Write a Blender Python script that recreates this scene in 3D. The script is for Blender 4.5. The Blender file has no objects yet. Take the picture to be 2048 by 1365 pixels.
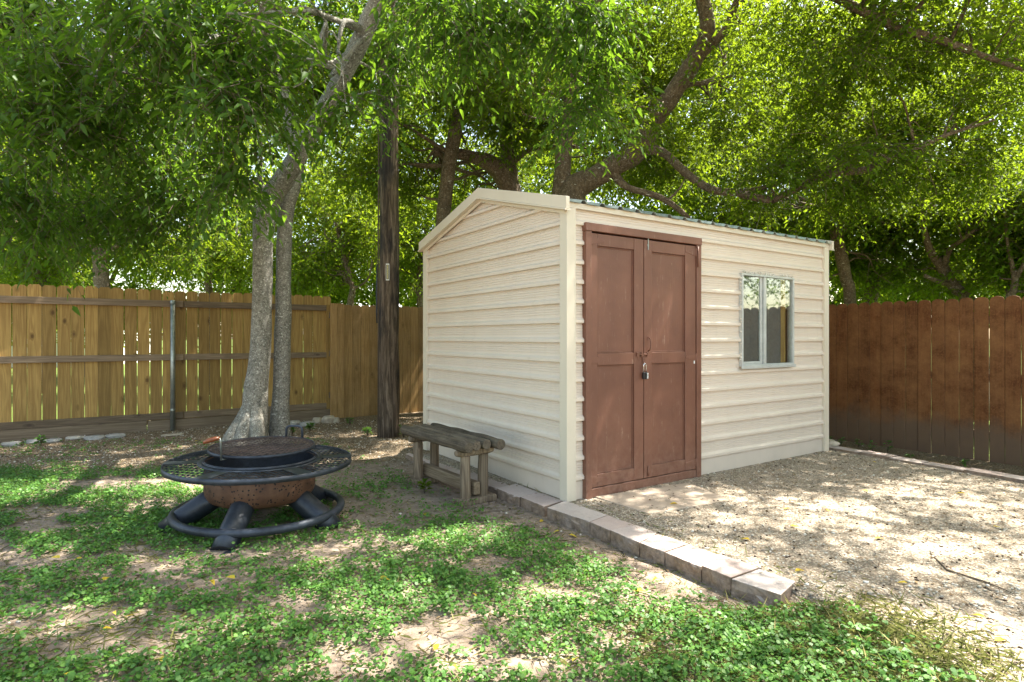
import bpy, bmesh, math, random
import numpy as np
from mathutils import Vector, Matrix, noise as mnoise
R = math.radians
random.seed(7)
rng = np.random.default_rng(11)
S = bpy.context.scene
COL = S.collection

# ------------------------------------------------------------------ camera, sky, sun, exposure
EYE = 1.2
F = 1180.0
cd = bpy.data.cameras.new('camera'); cam = bpy.data.objects.new('camera', cd); COL.objects.link(cam)
cd.sensor_width = 36; cd.lens = 36 * F / 2048
cd.shift_y = -7.5 / 2048
cd.clip_start = .05; cd.clip_end = 900
cam.location = (0, 0, EYE); cam.rotation_euler = (R(90), 0, 0)
S.camera = cam
SUN_EL, SUN_AZ = 61.0, 26.0       # azimuth measured from +X towards +Y
sd = Vector((math.cos(R(SUN_EL)) * math.cos(R(SUN_AZ)), math.cos(R(SUN_EL)) * math.sin(R(SUN_AZ)), math.sin(R(SUN_EL))))
w = bpy.data.worlds.new('World'); S.world = w; w.use_nodes = True
wn = w.node_tree.nodes; bg = wn['Background']
sk = wn.new('ShaderNodeTexSky'); sk.sky_type = 'NISHITA'; sk.sun_disc = False
sk.sun_elevation = R(SUN_EL); sk.sun_rotation = math.atan2(sd.x, sd.y)
sk.air_density = 1.0; sk.dust_density = 2.0; sk.ozone_density = 1.0
wm = wn.new('ShaderNodeMix'); wm.data_type = 'RGBA'; wm.blend_type = 'MULTIPLY'; wm.inputs[0].default_value = 1
wm.inputs[7].default_value = (1.0, .89, .72, 1)              # the camera's warm white balance
w.node_tree.links.new(sk.outputs[0], wm.inputs[6]); w.node_tree.links.new(wm.outputs[2], bg.inputs[0]); bg.inputs[1].default_value = 0.15
ld = bpy.data.lights.new('sun', 'SUN'); ld.energy = 5.0; ld.angle = R(0.55); ld.color = (1, .94, .84)
sun = bpy.data.objects.new('sun', ld); COL.objects.link(sun)
sun.rotation_euler = sd.to_track_quat('Z', 'Y').to_euler()
S.view_settings.view_transform = 'Standard'; S.view_settings.look = 'None'
S.view_settings.gamma = 1; S.view_settings.exposure = 2.38
try:
    S.cycles.max_bounces = 10; S.cycles.diffuse_bounces = 5; S.cycles.transmission_bounces = 6
    S.cycles.transparent_max_bounces = 8; S.cycles.use_denoising = True
except Exception: pass

# ------------------------------------------------------------------ helpers
def P(px, py, Y):                       # design helper: real point on the ray of a photo pixel at depth Y
    return ((px - 1024) / F * Y, Y, EYE - (py - 675) / F * Y)
def PG(px, py, z=-.06):                 # ground point
    Y = (EYE - z) * F / (py - 675)
    return ((px - 1024) / F * Y, Y)
def tag(o, label=None, cat=None, group=None, kind=None):
    if label: o['label'] = label
    if cat: o['category'] = cat
    if group: o['group'] = group
    if kind: o['kind'] = kind
    return o
def empty(name, loc, rz=0, parent=None):
    o = bpy.data.objects.new(name, None); COL.objects.link(o); o.location = loc; o.rotation_euler = (0, 0, rz)
    o.empty_display_size = .1
    if parent: o.parent = parent
    return o
def raw_mesh(name, V, Fa, mats, parent=None, smooth=False, attrs=None, midx=None):
    """V (N,3); Fa (M,k) equal-size faces (or list of such arrays)"""
    V = np.asarray(V, np.float32).reshape(-1, 3)
    lst = Fa if isinstance(Fa, list) else [Fa]
    lst = [np.asarray(f, np.int32) for f in lst if len(f)]
    tot = np.concatenate([np.full(len(f), f.shape[1], np.int32) for f in lst])
    idx = np.concatenate([f.ravel() for f in lst])
    me = bpy.data.meshes.new(name)
    me.vertices.add(len(V)); me.vertices.foreach_set('co', V.ravel())
    me.loops.add(len(idx)); me.loops.foreach_set('vertex_index', idx)
    me.polygons.add(len(tot))
    st = np.concatenate([[0], np.cumsum(tot)[:-1]]).astype(np.int32)
    me.polygons.foreach_set('loop_start', st); me.polygons.foreach_set('loop_total', tot)
    if smooth: me.polygons.foreach_set('use_smooth', np.ones(len(tot), bool))
    for m in (mats if isinstance(mats, (list, tuple)) else [mats]): me.materials.append(m)
    if midx is not None: me.polygons.foreach_set('material_index', np.asarray(midx, np.int32))
    for k, (dom, arr) in (attrs or {}).items():
        a = me.attributes.new(k, 'FLOAT', dom); a.data.foreach_set('value', np.asarray(arr, np.float32))
    me.update(calc_edges=True); me.validate()
    o = bpy.data.objects.new(name, me); COL.objects.link(o)
    if parent: o.parent = parent
    return o
class MB:
    """collects shapes, one mesh out"""
    def __init__(s): s.bm = bmesh.new(); s.r = s.bm.faces.layers.float.new('rnd')
    def _fin(s, faces, rnd):
        for f in faces: f[s.r] = rnd
    def box(s, x0, x1, y0, y1, z0, z1, rnd=None, M=None):
        r = random.random() if rnd is None else rnd
        vs = [s.bm.verts.new(Vector(c) if M is None else M @ Vector(c)) for c in
              ((x0,y0,z0),(x1,y0,z0),(x1,y1,z0),(x0,y1,z0),(x0,y0,z1),(x1,y0,z1),(x1,y1,z1),(x0,y1,z1))]
        fs = [s.bm.faces.new([vs[i] for i in q]) for q in ((3,2,1,0),(4,5,6,7),(0,1,5,4),(1,2,6,5),(2,3,7,6),(3,0,4,7))]
        s._fin(fs, r); return vs
    def prism(s, pts, a, b, axis='y', rnd=None):
        """extrude 2D polygon pts (first,second coords) from a to b along axis"""
        r = random.random() if rnd is None else rnd
        def mk(p, t):
            if axis == 'y': return (p[0], t, p[1])
            if axis == 'x': return (t, p[0], p[1])
            return (p[0], p[1], t)
        A = [s.bm.verts.new(mk(p, a)) for p in pts]; B = [s.bm.verts.new(mk(p, b)) for p in pts]
        n = len(pts); fs = [s.bm.faces.new(A), s.bm.faces.new(B[::-1])]
        for i in range(n): fs.append(s.bm.faces.new([A[i], B[i], B[(i+1) % n], A[(i+1) % n]]))
        s._fin(fs, r)
    def tube(s, pts, rad, n=10, rnd=None, caps=True, bump=0, freq=6, oval=1.0, closed=False, seed=0):
        r = random.random() if rnd is None else rnd
        pts = [Vector(p) for p in pts]; m = len(pts)
        if not hasattr(rad, '__len__'): rad = [rad] * m
        tang = []
        for i in range(m):
            a = pts[(i-1) % m if closed else max(i-1, 0)]; b = pts[(i+1) % m if closed else min(i+1, m-1)]
            tang.append((b - a).normalized())
        t0 = tang[0]; nn = t0.orthogonal().normalized()
        if abs(t0.z) < .9: nn = (Vector((0,0,1)) - t0 * t0.z).normalized()
        rings = []; 
        for i in range(m):
            if i:
                q = tang[i-1].rotation_difference(tang[i]); nn = q @ nn
                nn = (nn - tang[i] * nn.dot(tang[i])).normalized()
            bb = tang[i].cross(nn); ring = []
            for k in range(n):
                a = 2 * math.pi * k / n
                d = nn * math.cos(a) + bb * math.sin(a) * oval
                q = pts[i] + d * rad[i]
                if bump: q = pts[i] + d * rad[i] * (1 + bump * mnoise.noise(Vector((q.x*freq + seed, q.y*freq, q.z*freq*.5))))
                ring.append(s.bm.verts.new(q))
            rings.append(ring)
        fs = []
        for i in range(m if closed else m - 1):
            A, B = rings[i], rings[(i+1) % m]
            for k in range(n): fs.append(s.bm.faces.new([A[k], A[(k+1) % n], B[(k+1) % n], B[k]]))
        for f in fs: f.smooth = True
        if caps and not closed:
            fs.append(s.bm.faces.new(rings[0][::-1])); fs.append(s.bm.faces.new(rings[-1]))
        s._fin(fs, r)
    def lathe(s, prof, n=64, rnd=.5, center=(0,0,0), closed=False):
        rings = [[s.bm.verts.new((center[0]+r*math.cos(2*math.pi*k/n), center[1]+r*math.sin(2*math.pi*k/n), center[2]+z)) for k in range(n)] for r, z in prof]
        fs = []; m = len(rings)
        for i in range(m if closed else m-1):
            A, B = rings[i], rings[(i+1) % m]
            for k in range(n): fs.append(s.bm.faces.new([A[k], A[(k+1) % n], B[(k+1) % n], B[k]]))
        for f in fs: f.smooth = True
        s._fin(fs, rnd)
    def build(s, name, m, parent=None, bevel=0, solid=0, seg=2, sub=0):
        me = bpy.data.meshes.new(name); bmesh.ops.recalc_face_normals(s.bm, faces=s.bm.faces)
        s.bm.to_mesh(me); s.bm.free()
        for q in (m if isinstance(m, (list, tuple)) else [m]): me.materials.append(q)
        o = bpy.data.objects.new(name, me); COL.objects.link(o)
        if parent: o.parent = parent
        if solid:
            md = o.modifiers.new('s', 'SOLIDIFY'); md.thickness = solid; md.offset = 0
        if bevel:
            md = o.modifiers.new('b', 'BEVEL'); md.width = bevel; md.segments = seg; md.limit_method = 'ANGLE'; md.angle_limit = R(40)
        return o
# lattice value noise for numpy
_lat = np.random.default_rng(5).random((32, 32, 32))
def vnoise(p, f=1.0, seed=0.0):
    q = np.asarray(p, float) * f + seed * 7.31 + 100
    i = np.floor(q).astype(int); t = q - i; t = t * t * (3 - 2 * t)
    o = 0
    for a in (0, 1):
        for b in (0, 1):
            for c in (0, 1):
                wgt = (t[..., 0] if a else 1 - t[..., 0]) * (t[..., 1] if b else 1 - t[..., 1]) * (t[..., 2] if c else 1 - t[..., 2])
                o = o + wgt * _lat[(i[..., 0] + a) % 32, (i[..., 1] + b) % 32, (i[..., 2] + c) % 32]
    return o
def fbm2(x, y, f=1.0, seed=0.0, oct=3):
    p = np.stack([x, y, np.zeros_like(x)], -1); o = 0; s = 0; a = 1
    for k in range(oct):
        o = o + a * vnoise(p, f * 2 ** k, seed + k * 3.7); s += a; a *= .5
    return o / s

# ------------------------------------------------------------------ material graph helper
class G:
    def __init__(s, name, rough=.7, spec=.5):
        s.m = bpy.data.materials.new(name); s.m.use_nodes = True; s.t = s.m.node_tree
        s.b = s.t.nodes['Principled BSDF']; s.out = s.t.nodes['Material Output']
        s.b.inputs['Roughness'].default_value = rough; s.b.inputs['Specular IOR Level'].default_value = spec
    def n(s, t, **kw):
        x = s.t.nodes.new(t)
        for k, v in kw.items(): setattr(x, k, v)
        return x
    def set(s, inp, v):
        if isinstance(v, bpy.types.NodeSocket): s.t.links.new(v, inp)
        elif isinstance(v, (tuple, list)) and len(v) == 3 and inp.type == 'RGBA': inp.default_value = (*v, 1)
        else: inp.default_value = v
    def coord(s, kind='Object', scale=(1,1,1), off=None, rot=(0,0,0)):
        tc = s.n('ShaderNodeTexCoord'); mp = s.n('ShaderNodeMapping')
        s.t.links.new(tc.outputs[kind], mp.inputs[0]); mp.inputs['Scale'].default_value = scale; mp.inputs['Rotation'].default_value = rot
        if off is not None: s.set(mp.inputs['Location'], off)
        return mp.outputs[0]
    def pos(s): return s.n('ShaderNodeNewGeometry').outputs['Position']
    def attr(s, name): 
        a = s.n('ShaderNodeAttribute'); a.attribute_name = name; return a.outputs['Fac']
    def noise(s, vec, scale=5, detail=4, rough=.55, dist=0, out='Fac'):
        x = s.n('ShaderNodeTexNoise'); s.t.links.new(vec, x.inputs['Vector'])
        x.inputs['Scale'].default_value = scale; x.inputs['Detail'].default_value = detail
        x.inputs['Roughness'].default_value = rough; x.inputs['Distortion'].default_value = dist
        return x.outputs[out]
    def voro(s, vec, scale=5, feature='F1', out='Distance', rand=1):
        x = s.n('ShaderNodeTexVoronoi', feature=feature); s.t.links.new(vec, x.inputs['Vector'])
        x.inputs['Scale'].default_value = scale; x.inputs['Randomness'].default_value = rand
        return x.outputs[out]
    def ramp(s, fac, stops, interp='LINEAR'):
        x = s.n('ShaderNodeValToRGB'); s.set(x.inputs[0], fac); cr = x.color_ramp; cr.interpolation = interp
        while len(cr.elements) < len(stops): cr.elements.new(.5)
        for e, (p, c) in zip(cr.elements, stops):
            e.position = p; e.color = (*c, 1) if hasattr(c, '__len__') else (c, c, c, 1)
        return x.outputs[0]
    def mix(s, fac, a, b, blend='MIX'):
        x = s.n('ShaderNodeMix', data_type='RGBA', blend_type=blend)
        s.set(x.inputs[0], fac); s.set(x.inputs[6], a); s.set(x.inputs[7], b); return x.outputs[2]
    def math(s, op, a, b=0.0, c=None, clamp=False):
        x = s.n('ShaderNodeMath', operation=op); x.use_clamp = clamp; s.set(x.inputs[0], a); s.set(x.inputs[1], b)
        if c is not None: s.set(x.inputs[2], c)
        return x.outputs[0]
    def sep(s, vec):
        x = s.n('ShaderNodeSeparateXYZ'); s.t.links.new(vec, x.inputs[0]); return x.outputs
    def comb(s, x=0., y=0., z=0.):
        c = s.n('ShaderNodeCombineXYZ'); s.set(c.inputs[0], x); s.set(c.inputs[1], y); s.set(c.inputs[2], z); return c.outputs[0]
    def vadd(s, a, b):
        x = s.n('ShaderNodeVectorMath', operation='ADD'); s.set(x.inputs[0], a); s.set(x.inputs[1], b); return x.outputs[0]
    def bump(s, h, strength=.5, dist=.01, normal=None):
        x = s.n('ShaderNodeBump'); s.set(x.inputs['Height'], h); x.inputs['Strength'].default_value = strength; x.inputs['Distance'].default_value = dist
        if normal is not None: s.set(x.inputs['Normal'], normal)
        s.set(s.b.inputs['Normal'], x.outputs[0]); return x.outputs[0]
    def col(s, v): s.set(s.b.inputs['Base Color'], v); return s
    def rough(s, v): s.set(s.b.inputs['Roughness'], v); return s

def mat_paint(name, c, rough=.45, dirt=.25, dirtcol=(.30,.25,.18), metal=0):
    g = G(name, rough); v = g.coord()
    n1 = g.noise(v, 2.2, 5, .6); n2 = g.noise(g.coord(scale=(1,1,.12)), 16, 4, .6); n3 = g.noise(v, 60, 3, .6)
    base = g.mix(g.ramp(n1, [(.3, 0.), (.75, 1.)]), c, tuple(x * .93 for x in c))
    zz = g.sep(g.coord())[2]
    low = g.ramp(zz, [(.0, 1.), (.22, .25), (.6, 0.)])
    d = g.math('MULTIPLY', g.math('ADD', g.ramp(n2, [(.56, 0.), (.85, .4)]), g.math('MULTIPLY', low, n1)), dirt, clamp=True)
    g.col(g.mix(d, base, dirtcol)); g.rough(g.ramp(n1, [(.2, rough - .08), (.8, rough + .15)]))
    g.bump(n3, .12, .002); g.b.inputs['Metallic'].default_value = metal
    return g.m
M = {}
M['siding'] = mat_paint('siding_paint', (.69,.595,.495), .42, .42)
M['trim'] = mat_paint('trim_paint', (.66,.585,.465), .42, .25)
def mat_brown():
    g = G('brown_door_paint', .5); v = g.coord()
    grain = g.noise(g.coord(scale=(1,1,.06)), 90, 4, .65, .4); n1 = g.noise(v, 3, 4, .6); n2 = g.noise(v, 22, 4, .7)
    c = g.mix(g.ramp(n1, [(.3,0.),(.7,1.)]), (.190,.080,.048), (.140,.056,.034))
    scuff = g.math('MULTIPLY', g.ramp(grain, [(.60,0.),(.70,1.)]), g.ramp(n2, [(.46,0.),(.64,1.)]))
    z = g.sep(v)[2]
    dust = g.math('MULTIPLY', g.ramp(z, [(.0,.9),(.3,.25),(.8,.0)]), g.ramp(n2, [(.35,0.),(.75,1.)]))
    c = g.mix(g.math('MULTIPLY', scuff, .55), c, (.42,.30,.22)); c = g.mix(g.math('MULTIPLY', dust, .5), c, (.34,.22,.16))
    g.col(c); g.bump(g.math('ADD', grain, g.math('MULTIPLY', n2, .4)), .3, .003); return g.m
M['door'] = mat_brown()
def mat_wood(name, ca, cb, cc, grain_axis='z', knots=.5, rough=.75, blot=0, mud=None, rnd_amt=1.0, gscale=60, bumpk=.35):
    g = G(name, rough, .25)
    sc = {'z': (1,1,.05), 'x': (.05,1,1)}[grain_axis]
    r = g.attr('rnd'); off = g.comb(g.math('MULTIPLY', r, 13.7), g.math('MULTIPLY', r, 41.), g.math('MULTIPLY', r, 7.3))
    v = g.coord(); vo = g.vadd(v, off)
    mp = g.n('ShaderNodeMapping'); g.set(mp.inputs[0], vo); mp.inputs['Scale'].default_value = sc; vg = mp.outputs[0]
    ksc = {'z': (1,1,.55), 'x': (.55,1,1)}[grain_axis]
    mk = g.n('ShaderNodeMapping'); g.set(mk.inputs[0], vo); mk.inputs['Scale'].default_value = ksc
    kd = g.voro(mk.outputs[0], 5.2)
    kn = g.ramp(kd, [(.05, 1.), (.11, .35), (.2, 0.)])
    warp = g.noise(vo, 3, 2, .5)
    g1 = g.noise(vg, gscale, 5, .65, g.math('ADD', 0., 0.) if False else .8)
    rings = g.math('SINE', g.math('MULTIPLY', g.math('ADD', g.noise(vg, 9, 2, .5, .6), g.math('MULTIPLY', kn, .2)), 60.))
    f = g.math('ADD', g.math('MULTIPLY', g1, .7), g.math('MULTIPLY', rings, .08), clamp=True)
    c = g.ramp(f, [(.25, ca), (.5, cb), (.75, cc)])
    tint = g.ramp(r, [(0., .66), (.35, .95), (.7, 1.05), (1., 1.3)])
    c = g.mix(rnd_amt, c, g.mix(1., c, tint, 'MULTIPLY'))
    big = g.noise(vo, 1.7, 3, .6)
    c = g.mix(g.math('MULTIPLY', g.ramp(big, [(.45,0.),(.75,1.)]), .45), c, tuple(x*.62 for x in ca))
    c = g.mix(g.math('MULTIPLY', kn, knots), c, (ca[0]*.3, ca[1]*.25, ca[2]*.3))
    if blot:
        bn = g.noise(v, 3.0, 6, .7); c = g.mix(g.math('MULTIPLY', g.ramp(bn, [(.38,0.),(.68,1.)]), blot), c, cc)
        bn2 = g.noise(v, 45, 4, .7); c = g.mix(g.math('MULTIPLY', g.ramp(bn2, [(.5,0.),(.75,1.)]), blot*.5), c, tuple(x*1.25 for x in cc))
    if mud:
        z = g.math('ADD', g.math('ADD', g.sep(v)[2], g.math('MULTIPLY', g.noise(v, 4, 5, .7), .42)), g.math('MULTIPLY', r, .10))
        c = g.mix(g.ramp(z, [(.36,.85),(.58,0.)]), c, mud)
    g.col(c); g.bump(g.math('SUBTRACT', g1, g.math('MULTIPLY', kn, .5)), bumpk, .004)
    return g.m
M['cedar'] = mat_wood('cedar_pickets', (.27,.163,.052), (.40,.26,.085), (.53,.375,.145), knots=.85)
M['rail'] = mat_wood('weathered_rail', (.16,.115,.075), (.26,.19,.125), (.37,.285,.195), 'x', knots=.7)
M['kick'] = mat_wood('kickboard_wood', (.20,.145,.095), (.31,.235,.16), (.43,.345,.25), 'x', knots=.8)
M['cedar2'] = mat_wood('grey_cedar_pickets', (.24,.14,.05), (.37,.225,.09), (.50,.34,.17), knots=.6, blot=.25)
M['stain'] = mat_wood('brown_stained_pickets', (.10,.034,.010), (.150,.055,.017), (.26,.12,.045), knots=.3, blot=.85, mud=(.14,.092,.06), rnd_amt=.65, bumpk=.2)
M['oldwood'] = mat_wood('weathered_bench_wood', (.045,.034,.023), (.13,.10,.068), (.29,.235,.17), 'x', knots=.5, gscale=45, bumpk=.9, blot=.3)
M['oldpost'] = mat_wood('bench_leg_wood', (.13,.095,.063), (.28,.215,.145), (.42,.345,.255), 'z', knots=.5, gscale=45, bumpk=.7)
M['oldrail'] = mat_wood('bench_stretcher_wood', (.16,.115,.07), (.30,.23,.15), (.42,.34,.24), 'x', knots=.5, bumpk=.6)
def mat_pole():
    g = G('creosoted_pole', .7, .3); v = g.coord(scale=(1,1,.08)); vv = g.coord()
    a = g.noise(v, 22, 6, .7, 1.2); b = g.noise(v, 70, 4, .7); big = g.noise(g.coord(scale=(1,1,.35)), 4, 4, .6)
    c = g.ramp(a, [(.3,(.014,.010,.007)),(.47,(.075,.052,.034)),(.60,(.18,.135,.095)),(.78,(.30,.245,.19))])
    tar = g.math('MULTIPLY', g.ramp(big, [(.5,0.),(.6,1.)]), g.ramp(g.sep(vv)[2], [(.3,.2),(.55,1.),(1.,1.)]))
    c = g.mix(g.math('MULTIPLY', tar, .75), c, (.006,.006,.008))
    g.col(c); g.bump(g.math('ADD', a, g.math('MULTIPLY', b, .5)), 1., .02); return g.m
M['pole'] = mat_pole()
def mat_bark(name, dark, mid, light, spots=0., scale=1.):
    g = G(name, .85, .2); v = g.coord(); vs = g.coord(scale=(1,1,.75))
    a = g.noise(vs, 26*scale, 6, .7, .3); b = g.noise(v, 5, 4, .6); sp = g.voro(v, 38*scale); sp2 = g.noise(v, 55, 4, .75)
    c = g.ramp(a, [(.3, dark), (.52, mid), (.75, light)])
    c = g.mix(g.math('MULTIPLY', g.ramp(b, [(.4,0.),(.65,1.)]), .45), c, dark)
    if spots:
        c = g.mix(g.math('MULTIPLY', g.ramp(sp2, [(.57,0.),(.63,1.)]), spots), c, (.60,.60,.54))
        c = g.mix(g.math('MULTIPLY', g.ramp(g.noise(v, 48, 3, .6), [(.56,0.),(.62,1.)]), spots*.8), c, (.06,.055,.045))
        n5 = g.noise(g.coord(scale=(1,1,2.2)), 9, 3, .6)
        c = g.mix(g.math('MULTIPLY', g.ramp(n5, [(.66,0.),(.72,1.)]), .6), c, (.66,.64,.58))
    g.col(c); g.bump(g.math('ADD', a, g.math('MULTIPLY', sp2, .35)), .8, .012); return g.m
M['bark_grey'] = mat_bark('grey_lichen_bark', (.11,.105,.085), (.235,.22,.19), (.35,.335,.29), .85)
M['bark_tan'] = mat_bark('smooth_tan_bark', (.13,.085,.045), (.26,.19,.11), (.36,.28,.18), .25)
M['bark_dark'] = mat_bark('rough_dark_bark', (.05,.036,.024), (.14,.10,.066), (.27,.21,.15), .3)
def mat_leaf(name, c1, c2, c3, trans, tw=.45, spec=.12, rough=.55):
    g = G(name, rough, spec); r = g.attr('rnd')
    big = g.noise(g.pos(), .8, 2, .5)
    c = g.ramp(g.math('ADD', g.math('MULTIPLY', r, .7), g.math('MULTIPLY', big, .3)), [(.1, c1), (.5, c2), (.88, c3), (.99, (c3[0]*2.2, c3[1]*1.4, c3[2]))])
    g.col(c); tr = g.n('ShaderNodeBsdfTranslucent')
    g.set(tr.inputs[0], g.mix(.62, c, trans)); ms = g.n('ShaderNodeMixShader'); ms.inputs[0].default_value = tw
    g.t.links.new(g.b.outputs[0], ms.inputs[1]); g.t.links.new(tr.outputs[0], ms.inputs[2]); g.t.links.new(ms.outputs[0], g.out.inputs[0])
    return g.m
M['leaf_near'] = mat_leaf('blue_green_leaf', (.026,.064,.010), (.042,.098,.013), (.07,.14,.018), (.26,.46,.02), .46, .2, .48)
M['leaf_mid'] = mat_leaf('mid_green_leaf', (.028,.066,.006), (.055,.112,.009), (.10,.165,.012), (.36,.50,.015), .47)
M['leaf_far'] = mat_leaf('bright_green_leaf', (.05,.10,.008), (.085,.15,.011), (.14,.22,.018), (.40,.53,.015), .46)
M['leaf_weed'] = mat_leaf('ground_cover_leaf', (.040,.110,.018), (.068,.170,.030), (.125,.25,.042), (.26,.48,.05), .30, .3, .5)
M['grass'] = mat_leaf('dry_grass_blade', (.10,.14,.03), (.22,.22,.07), (.38,.32,.15), (.3,.35,.1), .3)
def simple(name, c, rough=.5, metal=0., nscale=30, var=.3, bump=.1):
    g = G(name, rough); v = g.coord(); n = g.noise(v, nscale, 5, .65); n2 = g.noise(v, nscale*.15, 3, .5)
    g.col(g.mix(g.ramp(g.math('ADD', g.math('MULTIPLY', n, .5), g.math('MULTIPLY', n2, .5)), [(.35,0.),(.65,1.)]), tuple(x*(1-var) for x in c), tuple(min(1, x*(1+var)) for x in c)))
    g.b.inputs['Metallic'].default_value = metal; g.bump(n, bump, .003); return g.m
M['galv'] = simple('galvanised_steel', (.30,.33,.31), .45, .75, 25)
M['roofmetal'] = simple('roof_sheet_metal', (.33,.38,.37), .4, .5, 12, .3)
M['black'] = simple('black_iron', (.022,.027,.036), .42, .35, 40, .45, .2)
M['blackworn'] = simple('worn_black_iron', (.035,.042,.055), .5, .4, 22, .6, .3)
M['chrome'] = simple('steel_shackle', (.7,.7,.72), .2, 1., 20, .05, 0)
M['plastic'] = simple('black_lock_body', (.01,.01,.012), .35, 0)
M['inside'] = simple('shed_interior', (.05,.045,.04), .9)
M['white'] = simple('white_card', (.75,.75,.72), .5, 0, 20, .05)
M['winframe'] = simple('window_aluminium', (.52,.53,.50), .5, .3, 30, .15)
M['peel'] = simple('peeling_caulk', (.62,.58,.50), .8, 0, 60, .3, .8)
M['stone'] = simple('limestone_rock', (.40,.34,.26), .9, 0, 14, .35, .9)
M['stoneg'] = simple('pale_grey_rock', (.30,.285,.26), .9, 0, 14, .35, .9)
M['stonew'] = simple('whitish_rock', (.44,.40,.34), .9, 0, 14, .2, .9)
M['handlewood'] = simple('varnished_handle', (.20,.06,.02), .35, 0, 40, .4)
M['twig'] = simple('twig_bark', (.10,.075,.05), .85, 0, 40, .3)
M['yellow'] = mat_leaf('yellow_leaf', (.55,.36,.03), (.62,.46,.05), (.5,.45,.08), (.8,.6,.05), .3)
M['litter'] = mat_leaf('dry_leaf_litter', (.10,.06,.03), (.22,.15,.08), (.36,.27,.15), (.3,.2,.1), .15)
def mat_rust():
    g = G('rusty_fire_bowl', .65, .4); v = g.coord(); n = g.noise(v, 9, 5, .65); n2 = g.noise(v, 120, 3, .6)
    c = g.ramp(n, [(.3,(.055,.025,.013)),(.5,(.092,.043,.023)),(.72,(.14,.078,.046))])
    s = g.sep(v); ang = g.math('ARCTAN2', s[1], s[0]); uv = g.comb(g.math('MULTIPLY', ang, 6.), g.math('MULTIPLY', s[2], 17.), 0.)
    cl = g.noise(g.comb(g.math('MULTIPLY', ang, 1.2), g.math('MULTIPLY', s[2], 2.), 0.), 3, 2, .5)
    d = g.voro(uv, 2.6); hole = g.math('MULTIPLY', g.ramp(d, [(.24,1.),(.29,0.)], 'LINEAR'), g.ramp(cl, [(.36,0.),(.42,1.)]))
    hole = g.math('MULTIPLY', hole, g.ramp(s[2], [(.185,0.),(.20,1.)]))
    g.col(g.mix(hole, c, (.004,.003,.003))); g.bump(g.math('SUBTRACT', g.math('MULTIPLY', n2, .3), hole), .5, .004); return g.m
M['rust'] = mat_rust()
def mat_concrete(name, a, b):
    g = G(name, .85, .25); v = g.coord('Object'); n = g.noise(v, 4, 5, .65); n2 = g.noise(v, 130, 3, .7)
    r = g.attr('rnd'); c = g.mix(g.ramp(n, [(.3,0.),(.7,1.)]), a, b)
    c = g.mix(1., c, g.ramp(r, [(0.,(.82,.80,.80)),(.5,(1.,.92,.90)),(1.,(.96,1.,1.02))]), 'MULTIPLY')
    g.col(g.mix(g.math('MULTIPLY', g.ramp(n2, [(.5,0.),(.75,1.)]), .35), c, tuple(x*.5 for x in a))); g.bump(n2, .6, .003)
    return g
M['slab'] = mat_concrete('concrete_slab', (.38,.325,.25), (.50,.44,.35)).m
def mat_block():
    g = mat_concrete('split_face_block', (.45,.375,.335), (.55,.475,.43))
    # the riven front face is browner, with soil splashed on it
    nn = g.n('ShaderNodeNewGeometry').outputs['True Normal']; z = g.sep(nn)[2]
    v = g.coord(); n = g.noise(v, 26, 5, .7); n2 = g.noise(v, 9, 4, .6)
    face = g.ramp(z, [(.35,1.),(.6,0.)]); old = g.b.inputs['Base Color'].links[0].from_socket
    dirt = g.mix(g.ramp(n, [(.35,0.),(.65,1.)]), (.085,.055,.032), (.25,.17,.105))
    k = g.math('MULTIPLY', face, g.ramp(n2, [(.28,1.),(.62,.7)]))
    g.col(g.mix(k, old, dirt)); g.bump(g.math('ADD', n, 0.), .7, .012); return g.m
M['block'] = mat_block()
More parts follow.
